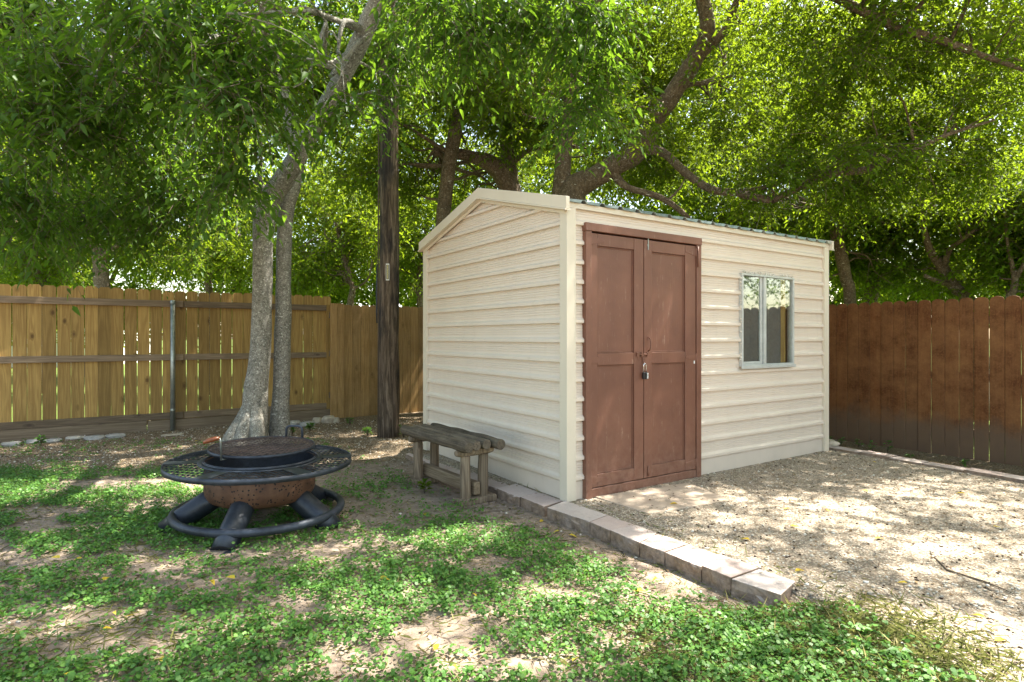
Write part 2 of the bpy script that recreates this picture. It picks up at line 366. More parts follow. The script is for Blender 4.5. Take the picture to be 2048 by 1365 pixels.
def mat_ground():
    g = G('yard_ground', .95, .15); v = g.pos()
    gv, lit, grs = g.attr('gravel'), g.attr('litter'), g.attr('grass')
    n1 = g.noise(v, 1.6, 5, .6); n2 = g.noise(v, 14, 5, .65); n3 = g.noise(v, 70, 4, .7); n4 = g.noise(v, 240, 3, .7)
    wv = g.vadd(v, g.comb(g.math('MULTIPLY', n2, .12), g.math('MULTIPLY', n3, .03), 0.))
    cr = g.voro(wv, 6.5, 'DISTANCE_TO_EDGE'); crk = g.math('MULTIPLY', g.ramp(cr, [(.0,1.),(.028,0.)]), g.ramp(n1, [(.45,0.),(.6,1.)]))
    soil = g.ramp(n2, [(.25,(.15,.115,.085)),(.5,(.25,.195,.150)),(.75,(.34,.275,.215))])
    soil = g.mix(g.math('MULTIPLY', g.ramp(n3, [(.5,0.),(.7,1.)]), .5), soil, (.13,.09,.06))
    soil = g.mix(g.math('MULTIPLY', g.ramp(n4, [(.62,0.),(.7,1.)]), .6), soil, (.45,.38,.28))
    soil = g.mix(g.math('MULTIPLY', crk, .6), soil, (.05,.035,.022))
    pb = g.voro(v, 85); pc = g.voro(v, 85, out='Color'); pcv = g.sep(pc)[0]
    grav = g.ramp(pcv, [(0.,(.24,.20,.15)),(.4,(.40,.34,.26)),(.75,(.52,.455,.36)),(1.,(.62,.57,.47))])
    grav = g.mix(g.ramp(pb, [(.25,0.),(.62,.7)]), grav, (.13,.100,.072))
    grav = g.mix(g.math('MULTIPLY', g.ramp(n1, [(.4,0.),(.7,1.)]), .3), grav, (.30,.235,.165))
    mul = g.ramp(n3, [(.3,(.055,.038,.024)),(.46,(.13,.095,.06)),(.57,(.26,.20,.13)),(.72,(.50,.42,.31))])
    gg = g.ramp(n3, [(.3,(.05,.09,.015)),(.7,(.13,.19,.04))])
    k = g.ramp(g.math('ADD', gv, g.math('MULTIPLY', g.math('SUBTRACT', n2, .5), .7)), [(.40,0.),(.60,1.)])
    kl = g.ramp(g.math('ADD', lit, g.math('MULTIPLY', g.math('SUBTRACT', n2, .5), .9)), [(.35,0.),(.65,1.)])
    c = g.mix(k, soil, grav); c = g.mix(kl, c, mul); c = g.mix(grs, c, gg)
    g.col(c)
    h = g.math('ADD', g.math('MULTIPLY', n2, .5), g.math('MULTIPLY', n3, .3))
    h = g.math('SUBTRACT', h, g.math('MULTIPLY', crk, .5)); h = g.math('SUBTRACT', h, g.math('MULTIPLY', g.math('MULTIPLY', pb, k), .5))
    g.bump(h, .9, .018); return g.m
M['ground'] = mat_ground()
def mat_glass():
    g = G('window_glass', .03); t = g.t
    gl = g.n('ShaderNodeBsdfGlossy'); gl.inputs['Roughness'].default_value = .02; gl.inputs[0].default_value = (.85,.9,.88,1)
    tp = g.n('ShaderNodeBsdfTransparent'); tp.inputs[0].default_value = (.9,.93,.92,1)
    fr = g.n('ShaderNodeLayerWeight'); fr.inputs[0].default_value = .5
    ms = g.n('ShaderNodeMixShader'); g.set(ms.inputs[0], g.math('ADD', g.math('MULTIPLY', g.math('POWER', fr.outputs[1], 3.), .7), .09, clamp=True))
    t.links.new(tp.outputs[0], ms.inputs[1]); t.links.new(gl.outputs[0], ms.inputs[2]); t.links.new(ms.outputs[0], g.out.inputs[0]); return g.m
M['glass'] = mat_glass()

# ------------------------------------------------------------------ site frame
U = Vector((.833, .553, 0)).normalized(); Wv = Vector((-.553, .833, 0)).normalized()
A0 = Vector((.406, 4.317, 0)); ANG = math.atan2(U.y, U.x)
EA, EB = (3.44, 6.2), (4.21, 4.85)                   # stone edging line
FR0 = (4.355, 8.21)                                  # right fence line, runs along -Wv
def sstep(a, b, x): t = np.clip((x - a) / (np.asarray(b) - a), 0, 1); return t * t * (3 - 2 * t)
def gravel_mask(x, y):
    bx = np.where(y > 2.73, .247 + (4.165 - y) * .718, 1.277 + (2.73 - y) * .25)
    m = sstep(.05, .15, x - bx); soft = sstep(-.35, .45, x - bx)
    m = np.where(y > 2.73, m, soft)
    side = edge_side(x, y)
    return m * (1 - sstep(0, .06, side)) * (1 - sstep(6.2, 6.7, y))
def edge_side(x, y):                                  # >0 beyond the edging (towards the right fence)
    dx, dy = EB[0]-EA[0], EB[1]-EA[1]; L = math.hypot(dx, dy)
    return -((x - EA[0]) * dy - (y - EA[1]) * dx) / L
def ground_z(x, y):
    x = np.asarray(x, float); y = np.asarray(y, float)
    bx = np.where(y > 2.73, .247 + (4.165 - y) * .718, 1.277 + (2.73 - y) * .25)
    hi = np.where(y > 2.73, sstep(.07, .19, x - bx), sstep(-.5, .6, x - bx))
    hi = hi * (1 - sstep(6.6, 7.6, y) * (x < 2.4))
    z = -.072 + .072 * hi + .012 * sstep(.1, .8, bx - x)
    z = z - .2 * sstep(.03, 1.5, edge_side(x, y)) * (x > 1.5)
    z = z + .022 * (fbm2(x, y, .9, 3) - .5) * (1 - .6 * hi) + .010 * (fbm2(x, y, 5., 9) - .5)
    return z
def gz(x, y): return float(ground_z(np.array([x]), np.array([y]))[0])
def is_litter(x, y):
    l = sstep(.0, .7, y - (5.15 + .30 * (x + 4.2) * .6)) * (x < 1.2)
    return np.clip(l, 0, 1)
# ------------------------------------------------------------------ ground
def axis(lo, hi, step, far):
    c = np.arange(lo, hi + 1e-6, step); g = [hi]; s = step
    while g[-1] < far[1]: s *= 1.35; g.append(g[-1] + s)
    h = [lo]; s = step
    while h[-1] > far[0]: s *= 1.35; h.append(h[-1] - s)
    return np.concatenate([np.array(h[1:])[::-1], c, np.array(g[1:])])
gx = axis(-7, 6.5, .04, (-300, 300)); gy = axis(1.2, 9.5, .04, (-300, 300))
X, Y = np.meshgrid(gx, gy); nx, ny = len(gx), len(gy)
Z = ground_z(X, Y)
ii = (np.arange(ny - 1)[:, None] * nx + np.arange(nx - 1)[None]).ravel()
q = np.stack([ii, ii + 1, ii + nx + 1, ii + nx], 1)
back = ((X + 6.14) * -.553 + (Y - 7.07) * .833) > .1       # beyond the back fence
beyondR = ((X - FR0[0]) * .833 + (Y - FR0[1]) * .553) > .1
grassm = np.clip(back.astype(float) + beyondR, 0, 1)
lit = is_litter(X, Y); es = edge_side(X, Y); lit = np.maximum(lit, .75 * sstep(.03, .2, es) * (X > 1.5))
gr = raw_mesh('ground', np.stack([X, Y, Z], -1).reshape(-1, 3), q, M['ground'], smooth=True,
    attrs={'gravel': ('POINT', gravel_mask(X, Y).ravel()), 'litter': ('POINT', lit.ravel()), 'grass': ('POINT', grassm.ravel())})
tag(gr, kind='structure')

# ------------------------------------------------------------------ the shed
L, D, H, RH = 3.49, 2.386, 2.19, 2.498
shed = tag(empty('garden_shed', (A0.x, A0.y, 0), ANG), 'cream ribbed metal garden shed with brown double doors on gravel', 'shed')
SL = (RH - H) / (D / 2)
def profile(top):
    pts = [(0.0, 0.0)]; k0 = 1.445
    zs = sorted(k0 + .145 * k for k in range(-9, 9)); 
    for z in zs:
        if z < -.1 or z > top: continue
        for dz, d in ((-.011,0),(-.003,-.007),(.001,-.007),(.007,.020),(.028,.0205),(.048,.0)):
            if 0 < z + dz < top: pts.append((z + dz, d))
        for g in range(4):
            a = z + .056 + g * .0190
            for dz, d in ((0,0),(.012,0),(.0148,-.0036),(.0180,0)):
                if 0 < a + dz < top and a + dz < z + .1335: pts.append((a + dz, d))
    pts.append((top, 0)); pts = sorted(set(pts)); return pts
def siding(name, length, top, fn, holes=(), gable=False, seed=0):
    pr = profile(top); xs = set(np.linspace(0, length, int(length / .07)).round(4))
    for h in holes: xs |= {h[0], h[1]}
    xs = sorted(xs); bm = bmesh.new(); grid = []
    for x in xs:
        colv = []
        for z, d in pr:
            dent = .0022 * mnoise.noise(Vector((x * 1.6 + seed, z * 2.2, seed))) + .0006 * mnoise.noise(Vector((x * 6 + seed, z * 7, 1)))
            colv.append(bm.verts.new(fn(x, z, d + dent)))
        grid.append(colv)
    for i in range(len(xs) - 1):
        for j in range(len(pr) - 1):
            xm, zm = (xs[i] + xs[i+1]) / 2, (pr[j][0] + pr[j+1][0]) / 2
            if any(h[0] < xm < h[1] and h[2] < zm < h[3] for h in holes): continue
            f = bm.faces.new([grid[i][j], grid[i+1][j], grid[i+1][j+1], grid[i][j+1]])
    if gable:
        for s in (1, -1):
            co = Vector((0, D/2, RH - .012)); no = Vector((0, s * SL, 1)).normalized()
            bmesh.ops.bisect_plane(bm, geom=bm.verts[:] + bm.edges[:] + bm.faces[:], plane_co=co, plane_no=no, clear_outer=True)
    bmesh.ops.recalc_face_normals(bm, faces=bm.faces)
    me = bpy.data.meshes.new(name); bm.to_mesh(me); bm.free(); me.materials.append(M['siding'])
    o = bpy.data.objects.new(name, me); COL.objects.link(o); o.parent = shed; return o
WX0, WX1, WZ0, WZ1 = 2.023, 2.862, .93, 1.79
siding('gable_wall', D, RH, lambda x, z, d: (-d, x, z), gable=True, seed=3)
siding('front_wall', L, H, lambda x, z, d: (x, -d, z), holes=[(WX0+.01, WX1-.01, WZ0+.01, WZ1-.01), (.16, 1.42, -.1, 2.03)], seed=8)
siding('gable_wall', D, RH, lambda x, z, d: (L + d, x, z), gable=True, seed=5)
siding('rear_wall', L, H, lambda x, z, d: (x, D + d, z), seed=6)
b = MB(); b.box(.02, L-.02, .02, D-.02, .004, .02); b.build('floor_panel', M['inside'], shed)
def ltrim(name, cx, cy, sx, sy, z1=H - .02):
    b = MB(); t = .028; wd = .057
    xo = cx - sx * t; yo = cy - sy * t
    b.prism([(xo, yo), (cx + sx * wd, yo), (cx + sx * wd, yo + sy * .003), (xo + sx * .003, yo + sy * .003), (xo + sx * .003, cy + sy * wd), (xo, cy + sy * wd)], 0.002, z1, 'z')
    b.prism([(cx + sx * wd, yo), (cx + sx * (wd+.0), cy), (cx + sx * (wd - .003), cy), (cx + sx * (wd-.003), yo+sy*.003)], .002, z1, 'z')
    b.prism([(xo, cy + sy * wd), (cx, cy + sy * wd), (cx, cy + sy * (wd-.003)), (xo+sx*.003, cy + sy * (wd - .003))], .002, z1, 'z')
    for zz in np.arange(.18, z1, .29):
        b.box(cx + sx*.036, cx + sx*.044, yo - sy*.0025, yo, zz, zz + .008); b.box(xo - sx*.0025, xo, cy + sy*.036, cy + sy*.044, zz, zz + .008)
    return b.build(name, M['trim'], shed, .0015)
for cx, cy, sx, sy in ((0,0,1,1), (L,0,-1,1), (0,D,1,-1), (L,D,-1,-1)): ltrim('corner_trim', cx, cy, sx, sy)
# roof: two ribbed sheets
def roof_side(s):
    b = bmesh.new(); pitch = .184; x = -.035; pts = []
    while x < L + .03:
        for dx, dz in ((0,0),(.115,0),(.132,.022),(.158,.022)): 
            if x + dx < L + .035: pts.append((x + dx, dz))
        x += pitch
    pts.append((L + .035, 0)); rows = []
    for t in np.linspace(0, 1, 6):
        y = (D/2) - s * (D/2 + .055) * t; z = RH + .006 - SL * (D/2 + .055) * t
        rows.append([b.verts.new((px, y, z + pz)) for px, pz in pts])
    for i in range(5):
        for j in range(len(pts) - 1): b.faces.new([rows[i][j], rows[i][j+1], rows[i+1][j+1], rows[i+1][j]])
    bmesh.ops.recalc_face_normals(b, faces=b.faces)
    me = bpy.data.meshes.new('roof'); b.to_mesh(me); b.free(); me.materials.append(M['roofmetal'])
    o = bpy.data.objects.new('roof_sheet', me); COL.objects.link(o); o.parent = shed
    md = o.modifiers.new('s', 'SOLIDIFY'); md.thickness = .003; md.offset = 1
roof_side(1); roof_side(-1)
for x0, x1, xl in ((-.062, -.030, .0), (L + .030, L + .062, .0)):
    for s in (1, -1):
        b = MB(); e = .062; y0, z0 = D/2, RH + .040; y1 = D/2 - s * (D/2 + e); z1 = z0 - SL * (D/2 + e)
        b.prism([(y0, z0), (y1, z1), (y1, z1 - .088), (y0, z0 - .088)], x0, x1, 'x')
        b.build('gable_fascia', M['trim'], shed, .002)
        b = MB(); sgn = -1 if x0 < 0 else 1
        xa, xb = (x0 - .012, -.0225) if x0 < 0 else (L + .0225, x1 + .012)
        b.prism([(y0, z0 - .0885), (y1, z1 - .0885), (y1, z1 - .100), (y0, z0 - .100)], xa, xb, 'x')
        xa, xb = (-.032, -.022) if x0 < 0 else (L + .022, L + .032)
        b.prism([(y0, z0 - .1005), (y1 + s*.05, z1 - .1005 + SL*.05), (y1 + s*.05, z1 - .128 + SL*.05), (y0, z0 - .128)], xa, xb, 'x')
        b.build('fascia_lip', M['trim'], shed, .001)
for y0, y1 in ((-.030, -.0225), (D + .0225, D + .030)):
    b = MB(); b.box(-.02, L + .02, y0, y1, H - .045, H - .004); b.build('eave_trim', M['trim'], shed, .001)
b = MB(); b.box(.03, L-.03, .06, .09, H-.09, H-.01); b.box(.03, L-.03, D-.09, D-.06, H-.09, H-.01); b.build('eave_beam', M['inside'], shed)
# door surround + leaves
DX0, DX1, DZ = .143, 1.443, 2.052
b = MB(); b.box(DX0, DX0+.056, -.042, .03, 0.0, DZ-.062); b.build('door_jamb', M['door'], shed, .003)
b = MB(); b.box(DX1-.060, DX1, -.042, .03, 0.0, DZ-.062); b.build('door_jamb', M['door'], shed, .003)
b = MB(); b.box(DX0-.004, DX1+.004, -.046, .03, DZ-.060, DZ+.0); b.build('door_header', M['door'], shed, .003)
b = MB(); b.box(DX0+.058, DX1-.062, -.036, .03, 0.002, .068); b.build('door_sill', M['door'], shed, .004)
b = MB(); b.box(DX0+.02, DX1-.02, .032, .04, 0, DZ-.01); b.build('door_backing', M['inside'], shed)
def leaf(x0, x1, px0, px1):
    b = MB(); b.box(x0+.01, x1-.01, -.014, .01, .08, 1.975)
    d = b.build('door', M['door'], shed)
    zt, zb = 1.980, .074
    for (a, c, e, f) in ((x0, px0, zb, zt), (px1, x1, zb, zt)):
        b = MB(); b.box(a, c, -.033, -.0145, e, f); b.build('stile', M['door'], d, .003)
    for (e, f) in ((zb, .168), (.988, 1.079), (1.889, zt)):
        b = MB(); b.box(px0+.0015, px1-.0015, -.0318, -.0145, e, f); b.build('rail', M['door'], d, .003)
    for (e, f) in ((.168, .988), (1.079, 1.889)):      # thin stop moulding inside each panel
        for q in ((px0+.002, px0+.010, e+.002, f-.002), (px1-.010, px1-.002, e+.002, f-.002), (px0+.012, px1-.012, e+.002, e+.010), (px0+.012, px1-.012, f-.010, f-.002)):
            b = MB(); b.box(q[0], q[1], -.020, -.0145, q[2], q[3]); b.build('panel_moulding', M['door'], d, .002)
    return d
d1 = leaf(.203, .749, .262, .646); d2 = leaf(.757, 1.378, .845, 1.246)
def strap(parent, x, z, sgn):
    b = MB(); b.prism([(x, z+.028), (x + sgn*.02, z+.028), (x + sgn*.13, z+.006), (x + sgn*.13, z-.006), (x + sgn*.02, z-.028), (x, z-.028)], -.0365, -.0335, 'y')
    b.tube([(x - sgn*.004, -.037, z-.035), (x - sgn*.004, -.037, z+.035)], .0055, 8)
    b.build('hinge', M['door'], parent, .001)
for z in (1.925, .13, 1.03): strap(d1, .203, z, 1); strap(d2, 1.378, z, -1)
b = MB(); b.tube([(1.392, -.048, 1.80), (1.392, -.048, 1.975)], .007, 8); b.build('hinge_rod', M['door'], shed)
b = MB(); b.box(.795, .803, -.039, -.0335, 1.90, 2.0); b.box(.79, .808, -.037, -.0335, 1.93, 1.945); b.build('latch', M['galv'], d2, .001)
pts = [(.800, -.034, 1.20), (.800, -.055, 1.19), (.801, -.062, 1.165), (.801, -.062, 1.13), (.800, -.055, 1.10), (.800, -.034, 1.09)]
b = MB(); b.tube(pts, .0055, 8); b.build('handle', M['door'], d2)
b = MB(); b.tube([(.665,-.042,1.065), (.80,-.042,1.063)], .0065, 8)
for x in (.672, .722, .785): b.box(x-.010, x+.010, -.050, -.0335, 1.048, 1.08)
b.box(.685, .715, -.0375, -.0335, 1.02, 1.046); b.tube([(.733,-.042,1.06),(.733,-.046,1.02),(.737,-.05,.995)], .0055, 8)
b.build('latch', M['door'], shed, .001)
b = MB(); b.tube([(.797,-.040,.17),(.797,-.040,.09)], .006, 8); b.build('latch', M['door'], d2)
b = MB(); b.box(1.352, 1.364, -.0365, -.0335, .975, 1.0); b.build('catch', M['white'], d2)
# padlock hangs from the hasp: a thing of its own
lock = tag(empty('padlock', shed.matrix_world @ Vector((0,0,0))), 'small black combination padlock hanging on the brown shed doors', 'padlock')
def sw(x, y, z): return (A0 + U * x + Wv * y) + Vector((0, 0, z))
lock.location = sw(.742, -.055, .905); lock.rotation_euler = (0, 0, ANG)
b = MB(); b.box(-.024, .024, -.012, .012, -.038, .018); bd = b.build('lock_body', M['plastic'], lock, .007, seg=3)
b = MB(); arc = [(-.014, 0, .015), (-.014, 0, .07)] + [(-.014*math.cos(a), 0, .07 + .018*math.sin(a)) for a in np.linspace(.3, math.pi-.3, 6)] + [(.014, 0, .07), (.014, 0, .015)]
b.tube(arc, .0042, 8); b.build('shackle', M['chrome'], lock)
for k in range(4):
    b = MB(); b.tube([(.010, -.0135, .008 - k*.012), (.021, -.0135, .008 - k*.012)], .0045, 8); b.build('dial', M['white'], lock)
# window
win = empty('window', (0, 0, 0), 0, shed)
def wbox(name, x0, x1, y0, y1, z0, z1, m, par=win, bev=.0015):
    b = MB(); b.box(x0, x1, y0, y1, z0, z1); return b.build(name, m, par, bev)
fw = .019
b = MB()
b.box(WX0, WX0+fw, -.036, .03, WZ0+fw, WZ1-fw); b.box(WX1-fw, WX1, -.036, .03, WZ0+fw, WZ1-fw)
b.box(WX0, WX1, -.036, .03, WZ0, WZ0+fw-.0005); b.box(WX0, WX1, -.036, .03, WZ1-fw+.0005, WZ1); b.build('frame', M['winframe'], win, .002)
wbox('mullion', 2.369, 2.403, -.030, .02, WZ0+fw+.001, WZ1-fw-.001, M['winframe'])
wbox('sill', WX0-.02, WX1+.006, -.050, -.0365, WZ0-.022, WZ0+.004, M['winframe'])
wbox('sash_rail', WX0+fw+.001, 2.364, -.012, .012, WZ0+fw+.001, WZ0+fw+.024, M['winframe'])
wbox('sash_rail', 2.335, 2.364, -.011, .011, WZ0+fw+.026, WZ1-fw-.001, M['winframe'])
wbox('pane', WX0+fw, 2.364, -.004, -.001, WZ0+fw, WZ1-fw, M['glass'], bev=0)
wbox('pane', 2.408, WX1-fw, -.016, -.013, WZ0+fw, WZ1-fw, M['glass'], bev=0)
wbox('screen', WX0+.005, WX1-.16, .012, .016, WZ0+.0, WZ1-.0, simple('grey_window_screen', (.15,.15,.145), .9, 0, 300, .2))
wbox('stud', WX1-.12, WX1-.04, .034, .09, .1, 2.05, M['cedar'])
b = MB()                                             # flaking sealant round the frame
for k in range(90):
    t = random.random(); side = random.choice('tttlr')
    if side == 't': x, z = WX0 + (WX1-WX0)*t, WZ1 + random.uniform(.002, .02)
    elif side == 'l': x, z = WX0 - random.uniform(.002, .012), WZ0 + (WZ1-WZ0)*t
    else: x, z = WX1 + random.uniform(.002, .010), WZ0 + (WZ1-WZ0)*t
    s = random.uniform(.004, .012); b.box(x-s, x+s, -.026-random.random()*.006, -.0215, z-s*.6, z+s*.6)
sl = b.build('sealant', M['peel'], win); sl['kind'] = 'stuff'

# ------------------------------------------------------------------ block wall, edging, slab
def rough_block(c4o, z0, z1, name, parent, mat, rnd, rough=.010):
    """c4: four ground corners (inner a, inner b, outer b, outer a)"""
    bm = bmesh.new(); lay = bm.faces.layers.float.new('rnd')
    c = [Vector((p[0], p[1], 0)) for p in c4o]; cen = sum(c, Vector()) / 4
    n1, n2, nz = 6, 6, 3
    vs = [bm.verts.new(((c[i].x), (c[i].y), z)) for z in (z0, z1) for i in range(4)]
    for qd in ((3,2,1,0),(4,5,6,7),(0,1,5,4),(1,2,6,5),(2,3,7,6),(3,0,4,7)): bm.faces.new([vs[i] for i in qd])
    bmesh.ops.recalc_face_normals(bm, faces=bm.faces)
    bmesh.ops.subdivide_edges(bm, edges=bm.edges[:], cuts=9, use_grid_fill=True)
    sd_ = random.random() * 50; oc = (c[2] + c[3]) / 2; outn = (oc - cen).normalized()
    for v in bm.verts:
        p = v.co; onface = (Vector((p.x, p.y, 0)) - oc).dot(outn) > -.004
        k = mnoise.noise(Vector((p.x*14+sd_, p.y*14, p.z*18))) ; k2 = mnoise.noise(Vector((p.x*40, p.y*40+sd_, p.z*40)))
        if onface and p.z < z1 - .003: v.co += outn * (rough * .8 * (k + .8*k2) + .002)
        else: v.co += Vector((k2, k, k2)) * .0012
    for f in bm.faces: f[lay] = rnd
    me = bpy.data.meshes.new(name); bm.to_mesh(me); bm.free(); me.materials.append(mat)
    o = bpy.data.objects.new(name, me); COL.objects.link(o); o.parent = parent
    md = o.modifiers.new('b', 'BEVEL'); md.width = .004; md.segments = 2; md.limit_method = 'ANGLE'; md.angle_limit = R(50)
    return o
wall = tag(empty('retaining_wall', (0, 0, 0)), 'low retaining wall of grey and pink concrete blocks between gravel and lawn', 'retaining wall')
ZT = .012
def gp(px, py): y = (EYE - ZT) * F / (py - 675); return Vector(((px - 1024) / F * y, y))
def z5(x, y): return gp(1000 + x / 3.2, 940 + y / 3.2)
inner = [z5(415,195), z5(690,287), z5(870,352), z5(1010,405), z5(1205,472), z5(1405,540), z5(1660,628), z5(1895,710)]
outer = [z5(300,240), z5(575,330), z5(705,385), z5(893,465), z5(1055,523), z5(1290,615), z5(1480,692), z5(1800,795)]
gp_ = .002
for k in range(len(inner) - 1):
    a, b_ = inner[k], inner[k+1]; c, d = outer[k+1], outer[k]
    e = (b_ - a).normalized() * gp_
    h = ZT + random.uniform(-.004, .004)
    rough_block([a + e, b_ - e, c - e, d + e], -.13, h, 'block', wall, M['block'], [.9,.3,.75,.15,.5,.35,.95][k])
# along the gable wall
pi = sw(-.028, 0.02, 0); po = sw(-.235, -.03, 0)
segs = [0, .30, .62, .90, 1.20, 1.50, 1.82, 2.12, 2.42]
for k in range(len(segs) - 1):
    a = sw(-.028, segs[k] + .022, 0); b_ = sw(-.028, segs[k+1] + .018, 0); w_ = -.225 - .012 * (k % 2)
    c = sw(w_, segs[k+1] - .022, 0); d = sw(w_, segs[k] - .018, 0)
    rough_block([a.xy, b_.xy, c.xy, d.xy], -.13, .004 + random.uniform(-.004,.004) - .004*k, 'block', wall, M['block'], random.random())
edge = tag(empty('stone_edging', (0, 0, 0)), 'line of flat grey edging blocks along the gravel by the brown fence', 'edging')
ed = Vector((EB[0]-EA[0], EB[1]-EA[1])).normalized(); en = Vector((-ed.y, ed.x)); E0 = Vector(EA) - ed * .12
if en.x < 0: en = -en
t = 0; k = 0
while t < 4.2:
    ln = .29 if k % 3 else .33
    a = E0 + ed * (t + .003); b_ = E0 + ed * (t + ln - .003)
    off = en * (.012 * math.sin(k * 2.1)); 
    rough_block([a + off, b_ + off, b_ + off + en * .15, a + off + en * .15], -.12, .026 + .005 * math.sin(k * 1.7), 'block', edge, M['block'], (k * .37) % 1, .003)
    t += ln; k += 1
b = MB(); A_ = [(.6155, 4.40), (1.464, 4.96), (1.596, 4.33), (.925, 4.0)]
sl_ = rough_block([PG(1190,995,0),PG(1378,967,0),PG(1459,1002,0),PG(1297,1029,0)], -.05, .007, 'concrete_slab', None, M['slab'], .5, .0)
tag(sl_, kind='structure')

# ------------------------------------------------------------------ fences
def picket_mesh(b, x, wd, z0, z1, y0, y1, dog=.028, rnd=None, tilt=0):
    c = dog; pts = [(x, z0), (x + wd, z0), (x + wd + tilt, z1 - c), (x + wd - c*.9 + tilt, z1), (x + c*.9 + tilt, z1), (x + tilt, z1 - c)]
    b.prism(pts, y0, y1, 'y', rnd)
def round_picket(b, x, wd, z0, z1, y0, y1, rnd=None):
    r = .045; pts = [(x, z0), (x + wd, z0), (x + wd, z1 - r), (x + wd - .012, z1 - .016), (x + wd - .04, z1 - .002), (x + wd/2, z1 + .003), (x + .04, z1 - .002), (x + .012, z1 - .016), (x, z1 - r)]
    b.prism(pts, y0, y1, 'y', rnd)
# back fence: rails face the yard, pickets on the far side
fl = tag(empty('board_fence', (-6.14, 7.07, 0), ANG), 'golden cedar board fence with three rails and kickboards behind the fire pit', 'fence')
LEN = 3.98; b = MB(); x = -2.6
while x < LEN - .05:
    wd = .138 + random.uniform(-.002, .002)
    wob = .02 * mnoise.noise(Vector((x * .7, 0, 0)))
    picket_mesh(b, x, wd, .02, 1.845 + wob + random.uniform(-.005, .005), .042 + random.uniform(0, .004), .058, tilt=random.uniform(-.004, .004))
    x += wd + random.choice([.002, .004, .005, .007, .009])
b.build('picket_panel', M['cedar'], fl, .0015)
def frail(x0, x1, z0, z1, y0=.0, y1=.040, sag=0):
    b = MB(); n = 8
    for k in range(n):
        pass
    b.box(x0, x1, y0, y1, z0, z1); return b.build('rail', M['rail'], fl, .002)
for x0, x1 in ((-2.6, 1.93), (1.94, LEN - .09)):
    frail(x0, x1, 1.615, 1.70); frail(x0, x1, .885, .968); frail(x0, x1, .085, .172)
b = MB(); b.box(-2.6, 1.50, -.006, .034, -.105, .081); b.build('kickboard', M['kick'], fl, .003)
b = MB(); b.box(1.51, LEN - .02, -.002, .034, -.115, .076); b.build('kickboard', M['kick'], fl, .003)
# steel post: photo px 342
b = MB(); xp = 1.80; b.tube([(xp, -.035, -.12), (xp, -.035, 1.69)], .030, 16); b.lathe([(.034, 1.66), (.034, 1.69), (.028, 1.703), (.0, 1.706)], 16, center=(xp, -.035, 0)); b.lathe([(.0335,.20),(.0335,.23)], 16, center=(xp,-.035,0))
b.build('post', M['galv'], fl)
b = MB(); b.box(LEN - .09, LEN + .03, .0, .045, -.08, 1.71); b.build('post', M['cedar'], fl, .002)
# neighbouring fence, pickets face the yard
f2 = tag(empty('picket_fence', (-2.84, 9.20, 0), ANG), 'weathered cedar picket fence panel behind the utility pole and shed', 'fence')
b = MB(); x = .0; k = 0
while x < 5.6:
    wd = .139; zt = 1.715 + .01 * mnoise.noise(Vector((x, 3, 0))) + random.uniform(-.006, .006)
    if k < 2: picket_mesh(b, x, .105, -.08, 1.73, -.03, -.012, .004); x += .108
    else: picket_mesh(b, x, wd, -.08, zt, random.uniform(-.004, 0), .016, .022); x += wd + random.choice([.002, .003, .005])
    k += 1
b.build('picket_panel', M['cedar2'], f2, .0015)
for z in (.25, .9, 1.5):
    b = MB(); b.box(0, 5.6, .018, .056, z, z + .088); b.build('rail', M['rail'], f2)
# right fence, dark stain
f3 = tag(empty('stained_fence', (FR0[0], FR0[1], 0), ANG - math.pi/2), 'dark reddish brown stained picket fence right of the shed', 'fence')
b = MB(); x = -5.2
while x < 9.5:
    wd = .139; z1 = 1.655 + .012 * mnoise.noise(Vector((x*.6, 9, 0))) + random.uniform(-.004, .004)
    round_picket(b, x, wd, -.30, z1, -.018 + random.uniform(-.005, .005), .0, rnd=random.random())
    x += wd + random.choice([.001, .001, .002, .003, .005])
b.build('picket_panel', M['stain'], f3, .006)
for z in (.05, .7, 1.35):
    b = MB(); b.box(-5.2, 9.5, .002, .040, z, z + .088); b.build('rail', M['rail'], f3)
for xx in np.arange(-5, 9.5, 2.4):
    b = MB(); b.box(xx, xx + .09, .041, .13, -.35, 1.6); b.build('post', M['rail'], f3)

# ------------------------------------------------------------------ utility pole
px_, py_ = -1.575, 7.55
pole = tag(empty('utility_pole', (px_, py_, -.07)), 'dark weathered wooden utility pole beside the shed with tar stains', 'pole')
b = MB(); n = 26; b.tube([(.012*i/n*9/9 + .004*math.sin(i), 0, -.2 + 9.2*i/n) for i in range(n+1)], [.134 - .034*i/n for i in range(n+1)], 28, bump=.10, freq=9)
b.build('shaft', M['pole'], pole)
b = MB(); b.tube([(-.128, -.045, 0), (-.126, -.045, 2.), (-.118, -.045, 5.), (-.11,-.045,8.6)], .009, 8); b.build('ground_wire', M['twig'], pole)
b = MB(); b.tube([(-.145, -.02, 1.45), (-.15, -.03, 1.6), (-.148, -.03, 1.9), (-.14, -.03, 2.2)], .012, 8); b.build('cable', M['black'], pole)
tg = empty('number_tag', (.012, -.139, 2.09), 0, pole)
b = MB()
for q in ((-.021,-.016,-.09,.09), (.016,.021,-.09,.09), (-.021,.021,.091,.105), (-.021,.021,-.105,-.091)): b.box(q[0], q[1], -.004, .006, q[2], q[3])
b.build('tag_frame', M['white'], tg, .001)
b = MB(); b.box(-.0155, .0155, 0, .004, -.09, .09); b.build('tag_plate', simple('tag_plate_olive', (.10,.085,.03), .5), tg)
ytag = simple('pale_yellow_digit', (.75,.68,.35), .5, 0, 20, .05)
